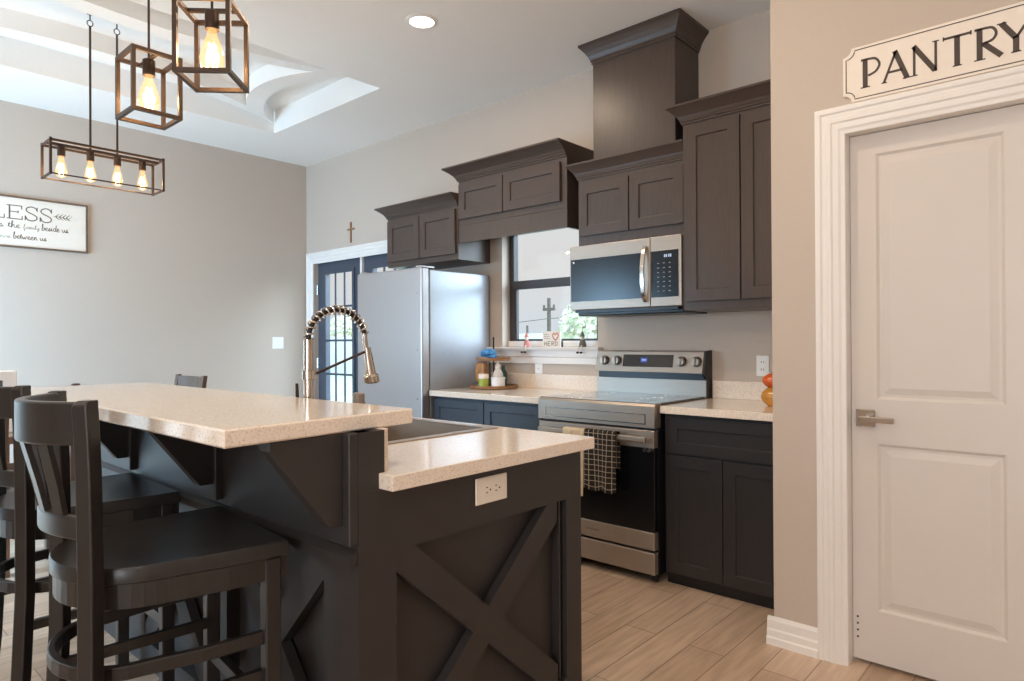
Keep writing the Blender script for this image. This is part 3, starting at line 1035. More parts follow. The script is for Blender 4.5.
def counter(name, label, x0, x1):
    m = MB(); m.box(x0, x1, 3.022, YW - .001, .882, .920, bev=.003, seg=2)
    o = m.build(name, QTZ, origin=((x0 + x1) / 2, 3.35, .882))
    tag(o, label, 'countertop')
    box('backsplash', QTZ, o, x0, x1, YW - .022, YW - .001, .920, 1.022, bev=.002)
    return o
counter('wall_countertop', 'cream quartz counter with low backsplash right of the range', -1.680, XA - .001)
counter('wall_countertop', 'cream quartz counter with low backsplash under the window', -3.470, -2.466)

# ================================================================== RANGE
rg = thing('electric_range', 'stainless electric range with black glass oven door', 'range', (-2.073, 3.3, 0))
RX0, RX1 = -2.456, -1.690
box('body', BLKPL, rg, RX0 + .004, RX1 - .002, 3.03, YW - .02, .045, .905)
m = MB(); m.prism([(2.985, .805), (2.985, .915), (2.996, .928), (3.05, .930), (3.05, .805)], 'x', RX0, RX1)
m.build('front_trim', STEEL, rg)
# sunk line on the trim
m = MB(); m.plate([RX0 + .05, RX0 + .056, RX1 - .056, RX1 - .05], [.822, .827, .872, .876], {(1, 1)}, 'y', 2.9825, 2.986); m.build('trim_frame', CHROME, rg)
box('cooktop', COOKGL, rg, RX0 + .003, RX1 - .003, 2.998, 3.575, .906, .931, bev=.002)
for (cx_, cy_, rr) in ((-2.27, 3.16, .105), (-1.88, 3.16, .085), (-2.27, 3.43, .075), (-1.88, 3.43, .095)):
    m = MB(); m.lathe([(rr - .003, .9312), (rr - .003, .9316), (rr, .9316), (rr, .9312)], (cx_, cy_, 0), 40, cap=False); m.build('burner_ring', CHROME, rg)
# oven door
od = box('oven_door', BLKGL, rg, RX0 + .004, RX1 - .004, 2.990, 3.028, .268, .700, bev=.003)
box('door_top_band', STEEL, od, RX0 + .004, RX1 - .004, 2.986, 3.028, .701, .792, bev=.003)
box('door_bottom_band', STEEL, od, RX0 + .004, RX1 - .004, 2.986, 3.028, .176, .267, bev=.003)
m = MB(); m.box(RX0 + .03, RX1 - .03, 2.938, 2.956, .735, .764, bev=.006, seg=2)
m.box(RX0 + .06, RX0 + .085, 2.950, 2.988, .740, .760); m.box(RX1 - .085, RX1 - .06, 2.950, 2.988, .740, .760)
m.build('oven_handle', STEEL, od)
for xh in (RX1 - .055, RX1 - .030):
    m = MB(); m.lathe([(.011, 2.978), (.011, 2.9895)], (xh, 0, .690), 12, 'y'); m.build('latch_button', CHROME, od)
box('storage_drawer', STEEL, rg, RX0 + .004, RX1 - .004, 2.988, 3.028, .050, .163, bev=.003)
fc_ = bpy.data.curves.new('brand_lettering', 'FONT')
fc_.body = 'SAMSUNG'
fc_.size = .019
fc_.extrude = .0002
ft_ = bpy.data.objects.new('lettering_source', fc_)
col.objects.link(ft_)
bpy.context.view_layer.update()
fm_ = bpy.data.meshes.new_from_object(ft_.evaluated_get(bpy.context.evaluated_depsgraph_get()))
bpy.data.objects.remove(ft_)
fm_.materials.clear()
fm_.materials.append(INK)
fo = bpy.data.objects.new('brand_lettering', fm_)
fo.parent = od
fo.location = Vector((-2.118, 2.9857, .2155)) - wloc(od)
fo.rotation_euler = (PI / 2, 0, 0)
col.objects.link(fo)
for xx in (RX0 + .04, RX1 - .04):
    m = MB(); m.lathe([(.018, 0), (.018, .046)], (xx, 3.06, 0), 12); m.build('foot', BLKPL, rg)
# back panel with controls
m = MB(); m.box(RX0 + .008, RX1 - .002, 3.585, YW - .003, .906, 1.022); m.build('back_riser', STEEL, rg)
m = MB(); m.box(RX0 + .010, RX1 - .004, 3.600, YW - .003, 1.022, 1.064); m.build('vent_slot', BLKPL, rg)
PYB, PYT = 3.562, 3.592
m = MB(); m.prism([(PYB, 1.062), (PYT, 1.190), (YW - .003, 1.196), (YW - .003, 1.062)], 'x', RX0 + .006, RX1 - .016); cp = m.build('control_panel', STEEL, rg, bevel=.003)
m = MB(); m.prism([(PYB - .001, 1.058), (PYT - .001, 1.193), (YW - .002, 1.199), (YW - .002, .906), (3.590, .906), (3.592, 1.03)], 'x', RX1 - .0155, RX1 - .001); m.build('side_cap', BLKPL, rg)
def on_panel(z):   # y of the slanted face at height z
    return PYB + (PYT - PYB) * (z - 1.062) / .128
m = MB(); za, zb = 1.095, 1.170
m.prism([(on_panel(za) - .0015, za), (on_panel(zb) - .0015, zb), (on_panel(zb) + .004, zb), (on_panel(za) + .004, za)], 'x', -2.245, -1.896); dp = m.build('touch_panel', BLKGL, cp)
m = MB(); za, zb = 1.122, 1.152
m.prism([(on_panel(za) - .0022, za), (on_panel(zb) - .0022, zb), (on_panel(zb) - .0016, zb), (on_panel(za) - .0016, za)], 'x', -2.118, -2.072); m.build('clock_glow', LEDB, dp)
m = MB()
for k in range(4):
    zc = 1.137
    m.box(-2.109 + k * .008, -2.104 + k * .008, on_panel(zc) - .0032, on_panel(zc) - .0024, zc - .006, zc + .006)
m.build('clock_digits', LEDW, dp)
for xk in (-2.381, -2.289, -1.839, -1.744):
    zc = 1.132
    yk = on_panel(zc)
    m = MB(); m.lathe([(.030, yk - .010), (.030, yk + .004)], (xk, 0, zc), 24, 'y'); kn = m.build('knob', BLKPL, cp)
    m = MB(); m.lathe([(.022, yk - .030), (.025, yk - .026), (.026, yk - .008)], (xk, 0, zc), 24, 'y'); m.box(xk - .006, xk + .006, yk - .040, yk - .029, zc - .022, zc + .022, bev=.002); m.build('knob_grip', STEEL, kn)

# towels over the oven handle
def towel(name, label, x0, x1, zf, zb, mat, thick, cells=None, seed=1):
    rn = random.Random(seed)
    NX, NZ = 22, 40
    b = bmesh.new()
    uvl = b.loops.layers.uv.new('UVMap')
    L = (.772 - zf) + .030 + (.772 - zb)
    def pos(u, s):
        x = x0 + (x1 - x0) * u
        front = .772 - zf
        wob = math.sin(u * 9.5 + seed) * .006 + math.sin(u * 21 + seed * 2) * .003
        if s < front:
            k = (front - s)
            z = .770 - (front - s)
            f = k / front
            return Vector((x + math.sin(u * 6) * .008 * f, 2.936 - .003 - thick + wob * (.3 + f), z + (.006 * math.sin(u * 12 + 1)) * (1 if f > .9 else 0)))
        s -= front
        if s < .030:
            a = PI * s / .030
            return Vector((x, 2.947 - (.014 + thick) * math.cos(a), .770 + (.004 + thick) * math.sin(a)))
        s -= .030
        return Vector((x, 2.958 + .003 + thick + wob * .4, .770 - s))
    V = [[b.verts.new(pos(i / NX, L * j / NZ)) for j in range(NZ + 1)] for i in range(NX + 1)]
    for i in range(NX):
        for j in range(NZ):
            f = b.faces.new((V[i][j], V[i + 1][j], V[i + 1][j + 1], V[i][j + 1]))
            f.smooth = True
            for lp, (a, c_) in zip(f.loops, ((i, j), (i + 1, j), (i + 1, j + 1), (i, j + 1))):
                lp[uvl].uv = ((x1 - x0) * a / NX / .030, L * c_ / NZ / .0285 + .3)
    m = MB(); m.merge(b)
    o = m.build(name, mat, origin=((x0 + x1) / 2, 2.95, zf))
    md = o.modifiers.new('cloth_thickness', 'SOLIDIFY'); md.thickness = .003; md.offset = 0
    return tag(o, label, 'towel')
towel('dish_towel', 'cream ribbed dish towel on the oven handle, left of the checked one', -2.235, -2.092, .412, .60, CREAMC, .002, seed=2)
towel('dish_towel', 'black dish towel with thin cream checks hanging from the oven handle', -2.089, -1.885, .455, .58, CHECK, .0065, seed=4)

# ================================================================== MICROWAVE
mw = thing('microwave', 'stainless over-the-range microwave with black glass door', 'microwave', (-2.073, 3.48, 1.44))
MX0, MX1, MY, MZ0, MZ1 = -2.456, -1.696, 3.325, 1.442, 1.846
box('body', STEEL, mw, MX0, MX1, MY, YW - .002, MZ0 + .004, MZ1, bev=.002)
box('underside', BLKPL, mw, MX0 + .02, MX1 - .012, MY + .03, YW - .02, MZ0 - .030, MZ0 + .003, bev=.006)
dr = box('door', STEEL, mw, MX0 + .001, -1.892, MY - .024, MY - .001, MZ0 + .006, MZ1 - .004, bev=.004, seg=2)
box('door_glass', BLKGL, dr, MX0 + .010, -1.945, MY - .0265, MY - .0235, 1.500, 1.760)
cp = box('control_panel', STEEL, mw, -1.889, MX1 - .001, MY - .024, MY - .001, MZ0 + .006, MZ1 - .004, bev=.004, seg=2)
kp = box('keypad', BLKGL, cp, -1.882, MX1 - .018, MY - .0265, MY - .0235, 1.500, 1.760)
m = MB()
for k in range(4):
    m.box(-1.800 + k * .011 + (.004 if k > 1 else 0), -1.793 + k * .011 + (.004 if k > 1 else 0), MY - .0275, MY - .0266, 1.722, 1.738)
m.build('clock_digits', LEDW, kp)
GREYK = pm('grey_key_print', (150, 150, 155), .6, var=.02, scale=20)
for r in range(7):
    for c_ in range(3):
        if r == 6 and c_ != 1:
            pass
        xk = -1.838 + c_ * .036
        zk = 1.690 - r * .026
        box('key', GREYK, kp, xk - .006, xk + .006, MY - .0271, MY - .0266, zk - .0022, zk + .0022)
hp = []
for k in range(13):
    u = k / 12
    hp.append((-1.918, MY - .026 - .042 * math.sin(PI * u) ** .5, 1.478 + .315 * u))
m = MB(); m.tube(hp, 0, flat=(.026, .012, (0, 1, 0))); m.build('handle', CHROME, dr, smooth=True, bevel=.003)
m = MB(); m.lathe([(.006, MY - .0275), (.006, MY - .0266)], (MX0 + .032, 0, 1.742), 12, 'y'); m.build('sticker', PLASTW, dr)
m = MB(); m.box(MX0 + .03, MX1 - .03, MY - .010, MY + .03, MZ0 - .012, MZ0 + .004); m.build('vent_grille', BLKPL, mw)

# ================================================================== SMALL WALL ITEMS
def wall_outlet(name, label, xc, zc, cat='outlet'):
    t = thing(name, label, cat, (xc, YW, zc))
    box('cover_plate', PLASTW, t, xc - .036, xc + .036, YW - .007, YW - .0003, zc - .058, zc + .058, bev=.003)
    for dz in (-.021, .021):
        m = MB(); m.box(xc - .017, xc + .017, YW - .009, YW - .0072, zc + dz - .014, zc + dz + .014, bev=.0008); r = m.build('receptacle', PLASTW, t)
        m = MB(); m.box(xc - .008, xc - .005, YW - .0096, YW - .0091, zc + dz - .004, zc + dz + .006); m.build('slot', SLOT, r)
        m = MB(); m.box(xc + .005, xc + .008, YW - .0096, YW - .0091, zc + dz - .004, zc + dz + .006); m.build('slot', SLOT, r)
    return t
wall_outlet('power_outlet', 'white wall outlet above the counter beside the pantry wall', -1.393, 1.112)
wall_outlet('power_outlet', 'white wall outlet under the window sill above the backsplash', -3.010, 1.080)
sw = thing('light_switch', 'white two-gang light switch on the far left wall', 'light switch', (XB, 3.345, 1.257))
box('cover_plate', PLASTW, sw, XB + .0003, XB + .007, 3.285, 3.405, 1.198, 1.316, bev=.003)
for yc in (3.322, 3.368):
    box('rocker', PLASTW, sw, XB + .0072, XB + .012, yc - .016, yc + .016, 1.224, 1.290, bev=.002)
cr = thing('wall_cross', 'small brown wooden cross on the wall above the french doors', 'cross', (-5.33, YW, 2.2))
m = MB()
m.prism([(-5.338, 2.215), (-5.322, 2.215), (-5.322, 2.335), (-5.275, 2.335), (-5.275, 2.351), (-5.322, 2.351), (-5.322, 2.412), (-5.338, 2.412), (-5.338, 2.351), (-5.385, 2.351), (-5.385, 2.335), (-5.338, 2.335)], 'y', YW - .014, YW - .0005, bev=.002)
m.build('cross_body', WOODC, cr)

# ================================================================== SIGNS AND LETTERING
def stroke(m, pts, w_, frame, th=.0012):
    """ribbon along 2-D pts, laid on a plane; frame(u,v,d)->xyz; w_ number or (start,end)"""
    P = [Vector(p) for p in pts]
    n_ = len(P)
    L, R_ = [], []
    for i in range(n_):
        d = (P[min(i + 1, n_ - 1)] - P[max(i - 1, 0)])
        if d.length < 1e-9:
            d = Vector((1, 0))
        d.normalize()
        k = i / max(1, n_ - 1)
        ww = (w_[0] + (w_[1] - w_[0]) * k) if isinstance(w_, tuple) else w_
        nr = Vector((-d.y, d.x)) * ww / 2
        L.append(P[i] + nr); R_.append(P[i] - nr)
    vs2, fs2 = [], []
    for d in (0, th):
        vs2 += [frame(p.x, p.y, d) for p in L] + [frame(p.x, p.y, d) for p in R_]
    o = 2 * n_
    for i in range(n_ - 1):
        fs2 += [(i, i + 1, n_ + i + 1, n_ + i), (o + i, o + n_ + i, o + n_ + i + 1, o + i + 1), (i, o + i, o + i + 1, i + 1), (n_ + i, n_ + i + 1, o + n_ + i + 1, o + n_ + i)]
    fs2 += [(0, n_, o + n_, o), (n_ - 1, o + n_ - 1, o + 2 * n_ - 1, 2 * n_ - 1)]
    m.faces(vs2, fs2)
def curve(pts, n_=8):
    """Catmull-Rom through pts"""
    P = [Vector(p) for p in pts]
    Q = [P[0]] + P + [P[-1]]
    out = []
    for i in range(1, len(Q) - 2):
        for k in range(n_):
            t_ = k / n_
            a, b_, c_, d = Q[i - 1], Q[i], Q[i + 1], Q[i + 2]
            out.append(.5 * ((2 * b_) + (c_ - a) * t_ + (2 * a - 5 * b_ + 4 * c_ - d) * t_ ** 2 + (3 * b_ - a - 3 * c_ + d) * t_ ** 3))
    out.append(P[-1])
    return [tuple(p) for p in out]

# PANTRY
sg = thing('pantry_sign', 'white notched sign reading PANTRY above the pantry door casing', 'sign', (-.41, YP, 2.17))
SX0, SX1, SZ0, SZ1 = -.722, -.098, 2.158, 2.364
def notched(ins, r):
    a0, a1, b0, b1 = SX0 + ins, SX1 - ins, SZ0 + ins, SZ1 - ins
    P = []
    for (cx_, cz_, s0) in ((a0, b0, 90), (a1, b0, 180), (a1, b1, 270), (a0, b1, 0)):
        for k in range(7):
            a = math.radians(s0 - 90 * k / 6)
            P.append((cx_ + r * math.cos(a), cz_ + r * math.sin(a)))
    return P
m = MB(); m.prism(notched(0, .030), 'y', YP - .014, YP - .0006); m.build('board', SIGNB, sg)
pf = lambda u, v, d: (u, YP - .0141 - d, v)
m = MB()
bp = notched(.011, .030)
oN = len(bp)
stroke(m, bp + bp[:2], .0032, pf); m.build('border_line', INK, sg)
LX = [-.657, -.588, -.494, -.404, -.308, -.240]
HH = .107
zb_ = 2.203
TK, TN = .0168, .0082
def L_(x, z):
    return (x, zb_ + z * HH)
m = MB(); x = -.655
stroke(m, [L_(x + .010, 0), L_(x + .010, 1)], TK, pf); stroke(m, [L_(x - .006, .015), L_(x + .026, .015)], .004, pf)
stroke(m, [L_(x - .004, .985)] + curve([L_(x + .018, .985), L_(x + .045, .94), L_(x + .058, .72), L_(x + .046, .50), L_(x + .020, .40)]), TN, pf)
m.build('letter', INK, sg)
m = MB(); x = -.583
stroke(m, [L_(x, 0), L_(x + .040, 1.0)], TN, pf); stroke(m, [L_(x + .036, 1.02), L_(x + .076, 0)], TK, pf); stroke(m, [L_(x + .016, .33), L_(x + .060, .33)], TN, pf)
stroke(m, [L_(x - .008, .012), L_(x + .010, .012)], .004, pf); stroke(m, [L_(x + .062, .012), L_(x + .088, .012)], .004, pf); m.build('letter', INK, sg)
m = MB(); x = -.487
stroke(m, [L_(x + .002, 0), L_(x + .002, .98)], TN, pf); stroke(m, [L_(x, 1.0), L_(x + .066, .03)], TK, pf); stroke(m, [L_(x + .068, 0), L_(x + .068, 1.0)], TN, pf)
stroke(m, [L_(x - .008, .012), L_(x + .012, .012)], .004, pf); stroke(m, [L_(x + .058, .99), L_(x + .078, .99)], .004, pf); m.build('letter', INK, sg)
m = MB(); x = -.397
stroke(m, [L_(x + .041, 0), L_(x + .041, .98)], TK, pf); stroke(m, [L_(x, .97), L_(x + .082, .97)], TN, pf)
stroke(m, [L_(x + .001, .90), L_(x + .001, 1.04)], .004, pf); stroke(m, [L_(x + .081, .90), L_(x + .081, 1.04)], .004, pf); stroke(m, [L_(x + .028, .012), L_(x + .054, .012)], .004, pf); m.build('letter', INK, sg)
m = MB(); x = -.302
stroke(m, [L_(x + .010, 0), L_(x + .010, 1)], TK, pf); stroke(m, [L_(x - .006, .015), L_(x + .026, .015)], .004, pf)
stroke(m, [L_(x - .004, .985)] + curve([L_(x + .018, .985), L_(x + .045, .95), L_(x + .056, .76), L_(x + .046, .57), L_(x + .016, .50)]), TN, pf)
stroke(m, [L_(x + .022, .50), L_(x + .070, 0)], TK, pf); m.build('letter', INK, sg)
m = MB(); x = -.232
stroke(m, [L_(x, 1.0), L_(x + .038, .45)], TK, pf); stroke(m, [L_(x + .078, 1.0), L_(x + .040, .45)], TN, pf); stroke(m, [L_(x + .039, .50), L_(x + .039, 0)], TK, pf)
stroke(m, [L_(x - .012, .99), L_(x + .014, .99)], .004, pf); stroke(m, [L_(x + .066, .99), L_(x + .088, .99)], .004, pf); stroke(m, [L_(x + .026, .012), L_(x + .052, .012)], .004, pf); m.build('letter', INK, sg)

# BLESS sign on the far left wall
bs = thing('wall_sign', 'cream framed sign with the word BLESS on the far left wall', 'sign', (XB, 1.06, 2.0))
BY0, BY1, BZ0, BZ1 = .44, 1.682, 1.990, 2.380
m = MB(); m.box(XB + .0005, XB + .012, BY0 + .004, BY1 - .004, BZ0 + .004, BZ1 - .004); m.build('board', SIGNB, bs)
m = MB(); m.plate([BY0, BY0 + .013, BY1 - .013, BY1], [BZ0, BZ0 + .013, BZ1 - .013, BZ1], {(1, 1)}, 'x', XB + .0005, XB + .024); m.build('frame', SIGNF, bs)
bf = lambda u, v, d: (XB + .0121 + d, u, v)
zt, zl = 2.312, 2.205
W1, W2 = .0095, .0060
def word_letter(m, ch, y, w_):
    H_ = zt - zl
    g = lambda a, c_: (y + a * w_, zl + c_ * H_)
    if ch == 'E':
        stroke(m, [g(.18, 0), g(.18, 1)], W1, bf)
        stroke(m, [g(0, .97), g(.95, .97)], W2, bf); stroke(m, [g(0, .03), g(.98, .03)], W2, bf); stroke(m, [g(.18, .53), g(.72, .53)], W2, bf)
        stroke(m, [g(.95, 1.0), g(.95, .74)], W2, bf); stroke(m, [g(.98, 0), g(.98, .26)], W2, bf); stroke(m, [g(.72, .44), g(.72, .62)], W2, bf)
    elif ch == 'L':
        stroke(m, [g(.22, 0), g(.22, 1)], W1, bf)
        stroke(m, [g(0, .97), g(.5, .97)], W2, bf); stroke(m, [g(0, .03), g(.98, .03)], W2, bf); stroke(m, [g(.98, 0), g(.98, .30)], W2, bf)
    elif ch == 'B':
        stroke(m, [g(.18, 0), g(.18, 1)], W1, bf)
        stroke(m, [g(0, .97)] + curve([g(.5, .97), g(.82, .88), g(.84, .65), g(.55, .53), g(.2, .53)]), W2, bf)
        stroke(m, curve([g(.55, .53), g(.92, .42), g(.95, .14), g(.6, .03), g(0, .03)]), W2, bf)
    else:
        stroke(m, curve([g(.90, .76), g(.80, .92), g(.50, 1.0), g(.20, .90), g(.13, .72), g(.32, .58), g(.62, .47), g(.88, .32), g(.86, .12), g(.55, .0), g(.22, .07), g(.08, .28)]), (W1 + W2) / 2, bf)
        stroke(m, [g(.92, .70), g(.92, 1.0)], W2, bf); stroke(m, [g(.06, .0), g(.06, .34)], W2, bf)
for ch, y, w_ in (('B', .935, .10), ('L', 1.045, .095), ('E', 1.152, .098), ('S', 1.262, .088), ('S', 1.357, .086)):
    m = MB(); word_letter(m, ch, y, w_); m.build('letter', INKB, bs)
# leaf sprigs either side
for s_, yb in ((1, 1.452), (-1, .92)):
    m = MB()
    stroke(m, curve([(yb, 2.262), (yb + s_ * .05, 2.258), (yb + s_ * .10, 2.252)]), .0035, bf)
    for k in range(4):
        y0 = yb + s_ * (.012 + k * .024)
        stroke(m, curve([(y0, 2.260), (y0 + s_ * .014, 2.275), (y0 + s_ * .024, 2.284)]), (.007, .0015), bf)
        stroke(m, curve([(y0, 2.258), (y0 + s_ * .016, 2.244), (y0 + s_ * .028, 2.236)]), (.007, .0015), bf)
    for k in range(3):
        yy = yb + s_ * (.098 + k * .010)
        zz = 2.256 + (-.014, .004, .016)[k]
        stroke(m, [(yy, zz - .003), (yy, zz + .003)], .006, bf)
    m.build('leaf_sprig', INKB, bs)
# handwriting: letters as single strokes in a unit x-height cell: (width, [strokes])
SCR = {
    'a': (.95, [[(.75, .85), (.35, 1), (.08, .5), (.35, 0), (.72, .45), (.76, .95), (.74, .2), (.95, .1)]]),
    'b': (.85, [[(0, .2), (.3, 1.4), (.35, 2.1), (.18, 1.9), (.14, .2), (.45, 0), (.7, .5), (.45, .9), (.85, .75)]]),
    'd': (.95, [[(.72, .85), (.35, 1), (.08, .5), (.35, 0), (.7, .5), (.85, 2.1), (.74, .3), (.95, .1)]]),
    'e': (.75, [[(0, .3), (.5, .6), (.45, 1), (.15, .8), (.12, .25), (.4, 0), (.75, .2)]]),
    'f': (.7, [[(0, .3), (.4, 1.5), (.45, 2.1), (.25, 1.8), (.2, -.6), (.35, -.9), (.45, .1), (.7, .2)]]),
    'h': (.95, [[(0, .2), (.3, 1.4), (.32, 2.1), (.15, 1.8), (.12, 0), (.3, .8), (.55, .95), (.62, .2), (.95, .1)]]),
    'i': (.45, [[(0, .2), (.18, .95), (.18, .2), (.45, .1)], [(.2, 1.35), (.24, 1.42)]]),
    'l': (.5, [[(0, .2), (.3, 1.5), (.3, 2.1), (.12, 1.7), (.14, .2), (.5, .1)]]),
    'm': (1.3, [[(0, .9), (.12, .9), (.12, 0), (.3, .85), (.5, .9), (.55, 0), (.75, .85), (.95, .9), (1.0, .2), (1.3, .1)]]),
    'n': (.9, [[(0, .9), (.12, .9), (.12, 0), (.32, .85), (.55, .9), (.6, .2), (.9, .1)]]),
    'o': (.85, [[(.55, .95), (.2, .85), (.1, .3), (.4, 0), (.65, .4), (.5, .95), (.85, .8)]]),
    'r': (.65, [[(0, .2), (.18, 1), (.22, .8), (.45, .85), (.42, .2), (.65, .1)]]),
    's': (.7, [[(0, .1), (.32, 1.0), (.35, .7), (.5, .3), (.3, 0), (.08, .15), (.7, .15)]]),
    't': (.55, [[(0, .2), (.25, 1.6), (.2, .3), (.55, .1)], [(.02, 1.1), (.48, 1.18)]]),
    'u': (.95, [[(0, .9), (.1, .3), (.3, 0), (.6, .5), (.66, .95), (.66, .2), (.95, .1)]]),
    'v': (.8, [[(0, .9), (.25, 0), (.5, .9), (.8, .8)]]),
    'w': (1.15, [[(0, .9), (.2, 0), (.45, .7), (.65, 0), (.9, .9), (1.15, .8)]]),
    'y': (.9, [[(0, .9), (.12, .3), (.35, .1), (.6, .9), (.5, -.5), (.25, -.9), (.2, -.5), (.9, .2)]]),
}
def script(m, text, y, z, xh, yend=None, w_=.0040):
    tot = sum((SCR[c_][0] if c_ in SCR else .6) for c_ in text)
    sx = (yend - y) / tot if yend else xh
    for c_ in text:
        if c_ in SCR:
            for st in SCR[c_][1]:
                stroke(m, [(y + a * sx, z + b_ * xh) for a, b_ in curve(st, 4)], w_, bf)
            y += SCR[c_][0] * sx
        else:
            y += .6 * sx
ZL2, ZL3 = 2.140, 2.058
m = MB(); script(m, 'the food before us', .56, ZL2, .024, 1.135); m.build('lettering', INKB, bs)
m = MB(); script(m, 'the', 1.160, ZL2, .024, 1.235); m.build('lettering', INKB, bs)
m = MB(); script(m, 'family', 1.255, ZL2, .016, 1.360, .0022); m.build('faint_lettering', INKL, bs)
m = MB(); script(m, 'beside us', 1.372, ZL2, .024, 1.550); m.build('lettering', INKB, bs)
m = MB(); script(m, 'and the love', .86, ZL3, .016, 1.180, .0022); m.build('faint_lettering', INKL, bs)
m = MB(); script(m, 'between us', 1.192, ZL3, .024, 1.405); m.build('lettering', INKB, bs)

# ================================================================== LAMPS
def bulb(parent, x, y, ztop, lamp_w, r=.037, hgt=.130):
    """socket, glass and filament hanging from ztop; returns nothing"""
    m = MB(); m.lathe([(.021, ztop - .062), (.021, ztop - .006), (.010, ztop)], (x, y, 0), 16); s_ = m.build('socket', DARKMET, parent, smooth=True)
    z0 = ztop - .062
    prof = [(.012, z0), (.014, z0 - .012), (r * .72, z0 - .045), (r, z0 - hgt * .68), (r * .97, z0 - hgt * .82), (r * .75, z0 - hgt * .94), (r * .4, z0 - hgt), (.002, z0 - hgt - .001)]
    m = MB(); m.lathe(prof[::-1], (x, y, 0), 18, cap=False); gl = m.build('bulb_glass', BULBG, parent, smooth=True)
    m = MB()
    zig = []
    for k in range(9):
        a = 2 * PI * k / 8
        zig += [(x + .009 * math.cos(a), y + .009 * math.sin(a), z0 - (.045 if k % 2 else .100))]
    m.tube(zig, .0036, 5); m.build('filament', FILA, gl)
    l = bpy.data.lights.new('bulb_light', 'POINT')
    l.energy = lamp_w
    l.color = (1.0, .70, .40)
    l.shadow_soft_size = .022
    lo = bpy.data.objects.new('bulb_light', l)
    lo.location = Vector((x, y, z0 - .07)) - wloc(parent)
    lo.parent = parent
    col.objects.link(lo)
def lantern(label, x, y, z0, z1, half, rot):
    t = thing('pendant_lantern', label, 'pendant light', (x, y, z0), 'open cube pendants over the bar')
    w_ = .0065
    def cage(m):
        for sx in (-1, 1):
            for sy in (-1, 1):
                m.box(x + sx * half - w_, x + sx * half + w_, y + sy * half - w_, y + sy * half + w_, z0, z1)
        for z in (z0, z1 - 2 * w_):
            for s_ in (-1, 1):
                m.box(x - half + w_, x + half - w_, y + s_ * half - w_, y + s_ * half + w_, z, z + 2 * w_)
                m.box(x + s_ * half - w_, x + s_ * half + w_, y - half + w_, y + half - w_, z, z + 2 * w_)
    m = MB(); cage(m)
    m.build('cage_frame', DARKMET, t)
    box('top_bar', DARKMET, t, x - half, x + half, y - .006, y + .006, z1 - .012, z1 - .001)
    bulb(t, x, y, z1 - .004, 5.5)
    m = MB(); m.tube([(x, y, z1 - .002), (x, y, ZC - .02)], .0042, 8); m.build('rod', DARKMET, t)
    m = MB(); m.lathe([(.06, ZC - .022), (.062, ZC - .006), (.062, ZC - .0005)], (x, y, 0), 24); m.build('ceiling_canopy', DARKMET, t, smooth=True)
    t.rotation_euler = (0, 0, rot)
    return t
lantern('brown metal cube pendant with one bulb, left and lower in the photo', -2.567, .902, 2.066, 2.292, .078, 0)
lantern('brown metal cube pendant turned cornerwise, right one cut by the photo top', -2.047, .902, 2.062, 2.292, .078, math.radians(45))

ch = thing('linear_chandelier', 'long rectangular cage chandelier with four bulbs over the dining table', 'chandelier', (-4.6, 1.36, 2.235))
CX0, CX1, CY0, CY1, CZ0, CZ1 = -4.69, -4.51, 1.055, 1.670, 2.240, 2.448
w_ = .0065
m = MB()
for x in (CX0, CX1):
    for y in (CY0, CY1):
        m.box(x - w_, x + w_, y - w_, y + w_, CZ0, CZ1 + .006)
    for z in (CZ0 + w_, CZ1 - w_):
        m.box(x - w_, x + w_, CY0, CY1, z - w_ * (.5 if z < 2.3 else 1), z + w_ * (.5 if z < 2.3 else 1))
for y in (CY0, CY1):
    for z in (CZ0 + w_, CZ1 - w_):
        m.box(CX0, CX1, y - w_, y + w_, z - w_ * .7, z + w_ * .7)
m.build('cage_frame', DARKMET, ch)
box('centre_bar', DARKMET, ch, -4.612, -4.588, CY0, CY1, CZ1 - .016, CZ1 - .001)
for y in (1.130, 1.282, 1.430, 1.575):
    bulb(ch, -4.6, y, CZ1 - .012, 4.0, r=.032, hgt=.128)
for y in (1.282, 1.430):
    m = MB(); m.tube([(-4.6, y, CZ1 - .004), (-4.6, y, 3.205)], .0065, 8); m.build('rod', DARKMET, ch)
    m = MB(); m.tube([(-4.6, y + .016 * math.cos(2 * PI * k / 16), 3.222 + .018 * math.sin(2 * PI * k / 16)) for k in range(16)], .003, 6, closed=True); m.build('ring', DARKMET, ch)
    m = MB(); m.lathe([(.004, 3.238), (.004, Z2T - .012), (.018, Z2T - .006), (.018, Z2T - .0005)], (-4.6, y, 0), 12); m.build('ceiling_hook', DARKMET, ch)

def can(label, x, y, power, group='recessed ceiling lights'):
    t = thing('recessed_light', label, 'ceiling light', (x, y, ZC), group)
    m = MB(); m.lathe([(.070, ZC - .0005), (.092, ZC - .0005), (.092, ZC - .004), (.070, ZC - .009)], (x, y, 0), 32, cap=False); m.build('trim_ring', TRIM, t, smooth=True)
    m = MB(); m.lathe([(.002, ZC - .004), (.071, ZC - .004), (.071, ZC - .003), (.002, ZC - .003)], (x, y, 0), 32, cap=False); m.build('lens', LENS, t)
    l = bpy.data.lights.new('can_light', 'AREA')
    l.shape = 'DISK'; l.size = .13; l.energy = power; l.color = (1.0, .79, .58)
    lo = bpy.data.objects.new('can_light', l)
    lo.location = (0, 0, -.012); lo.parent = t
    col.objects.link(lo)
    return t
can('lit recessed ceiling light in front of the wall cabinets', -2.868, 2.456, 11)
OFF = 'recessed ceiling light out of view above the camera side of the room'
for x, y, p in ((-1.25, 1.60, 11), (.75, .9, 3), (-.2, -.6, 6), (-2.2, -1.2, 7), (-4.6, -.6, 4), (1.2, -1.8, 5)):
    can(OFF, x, y, p)

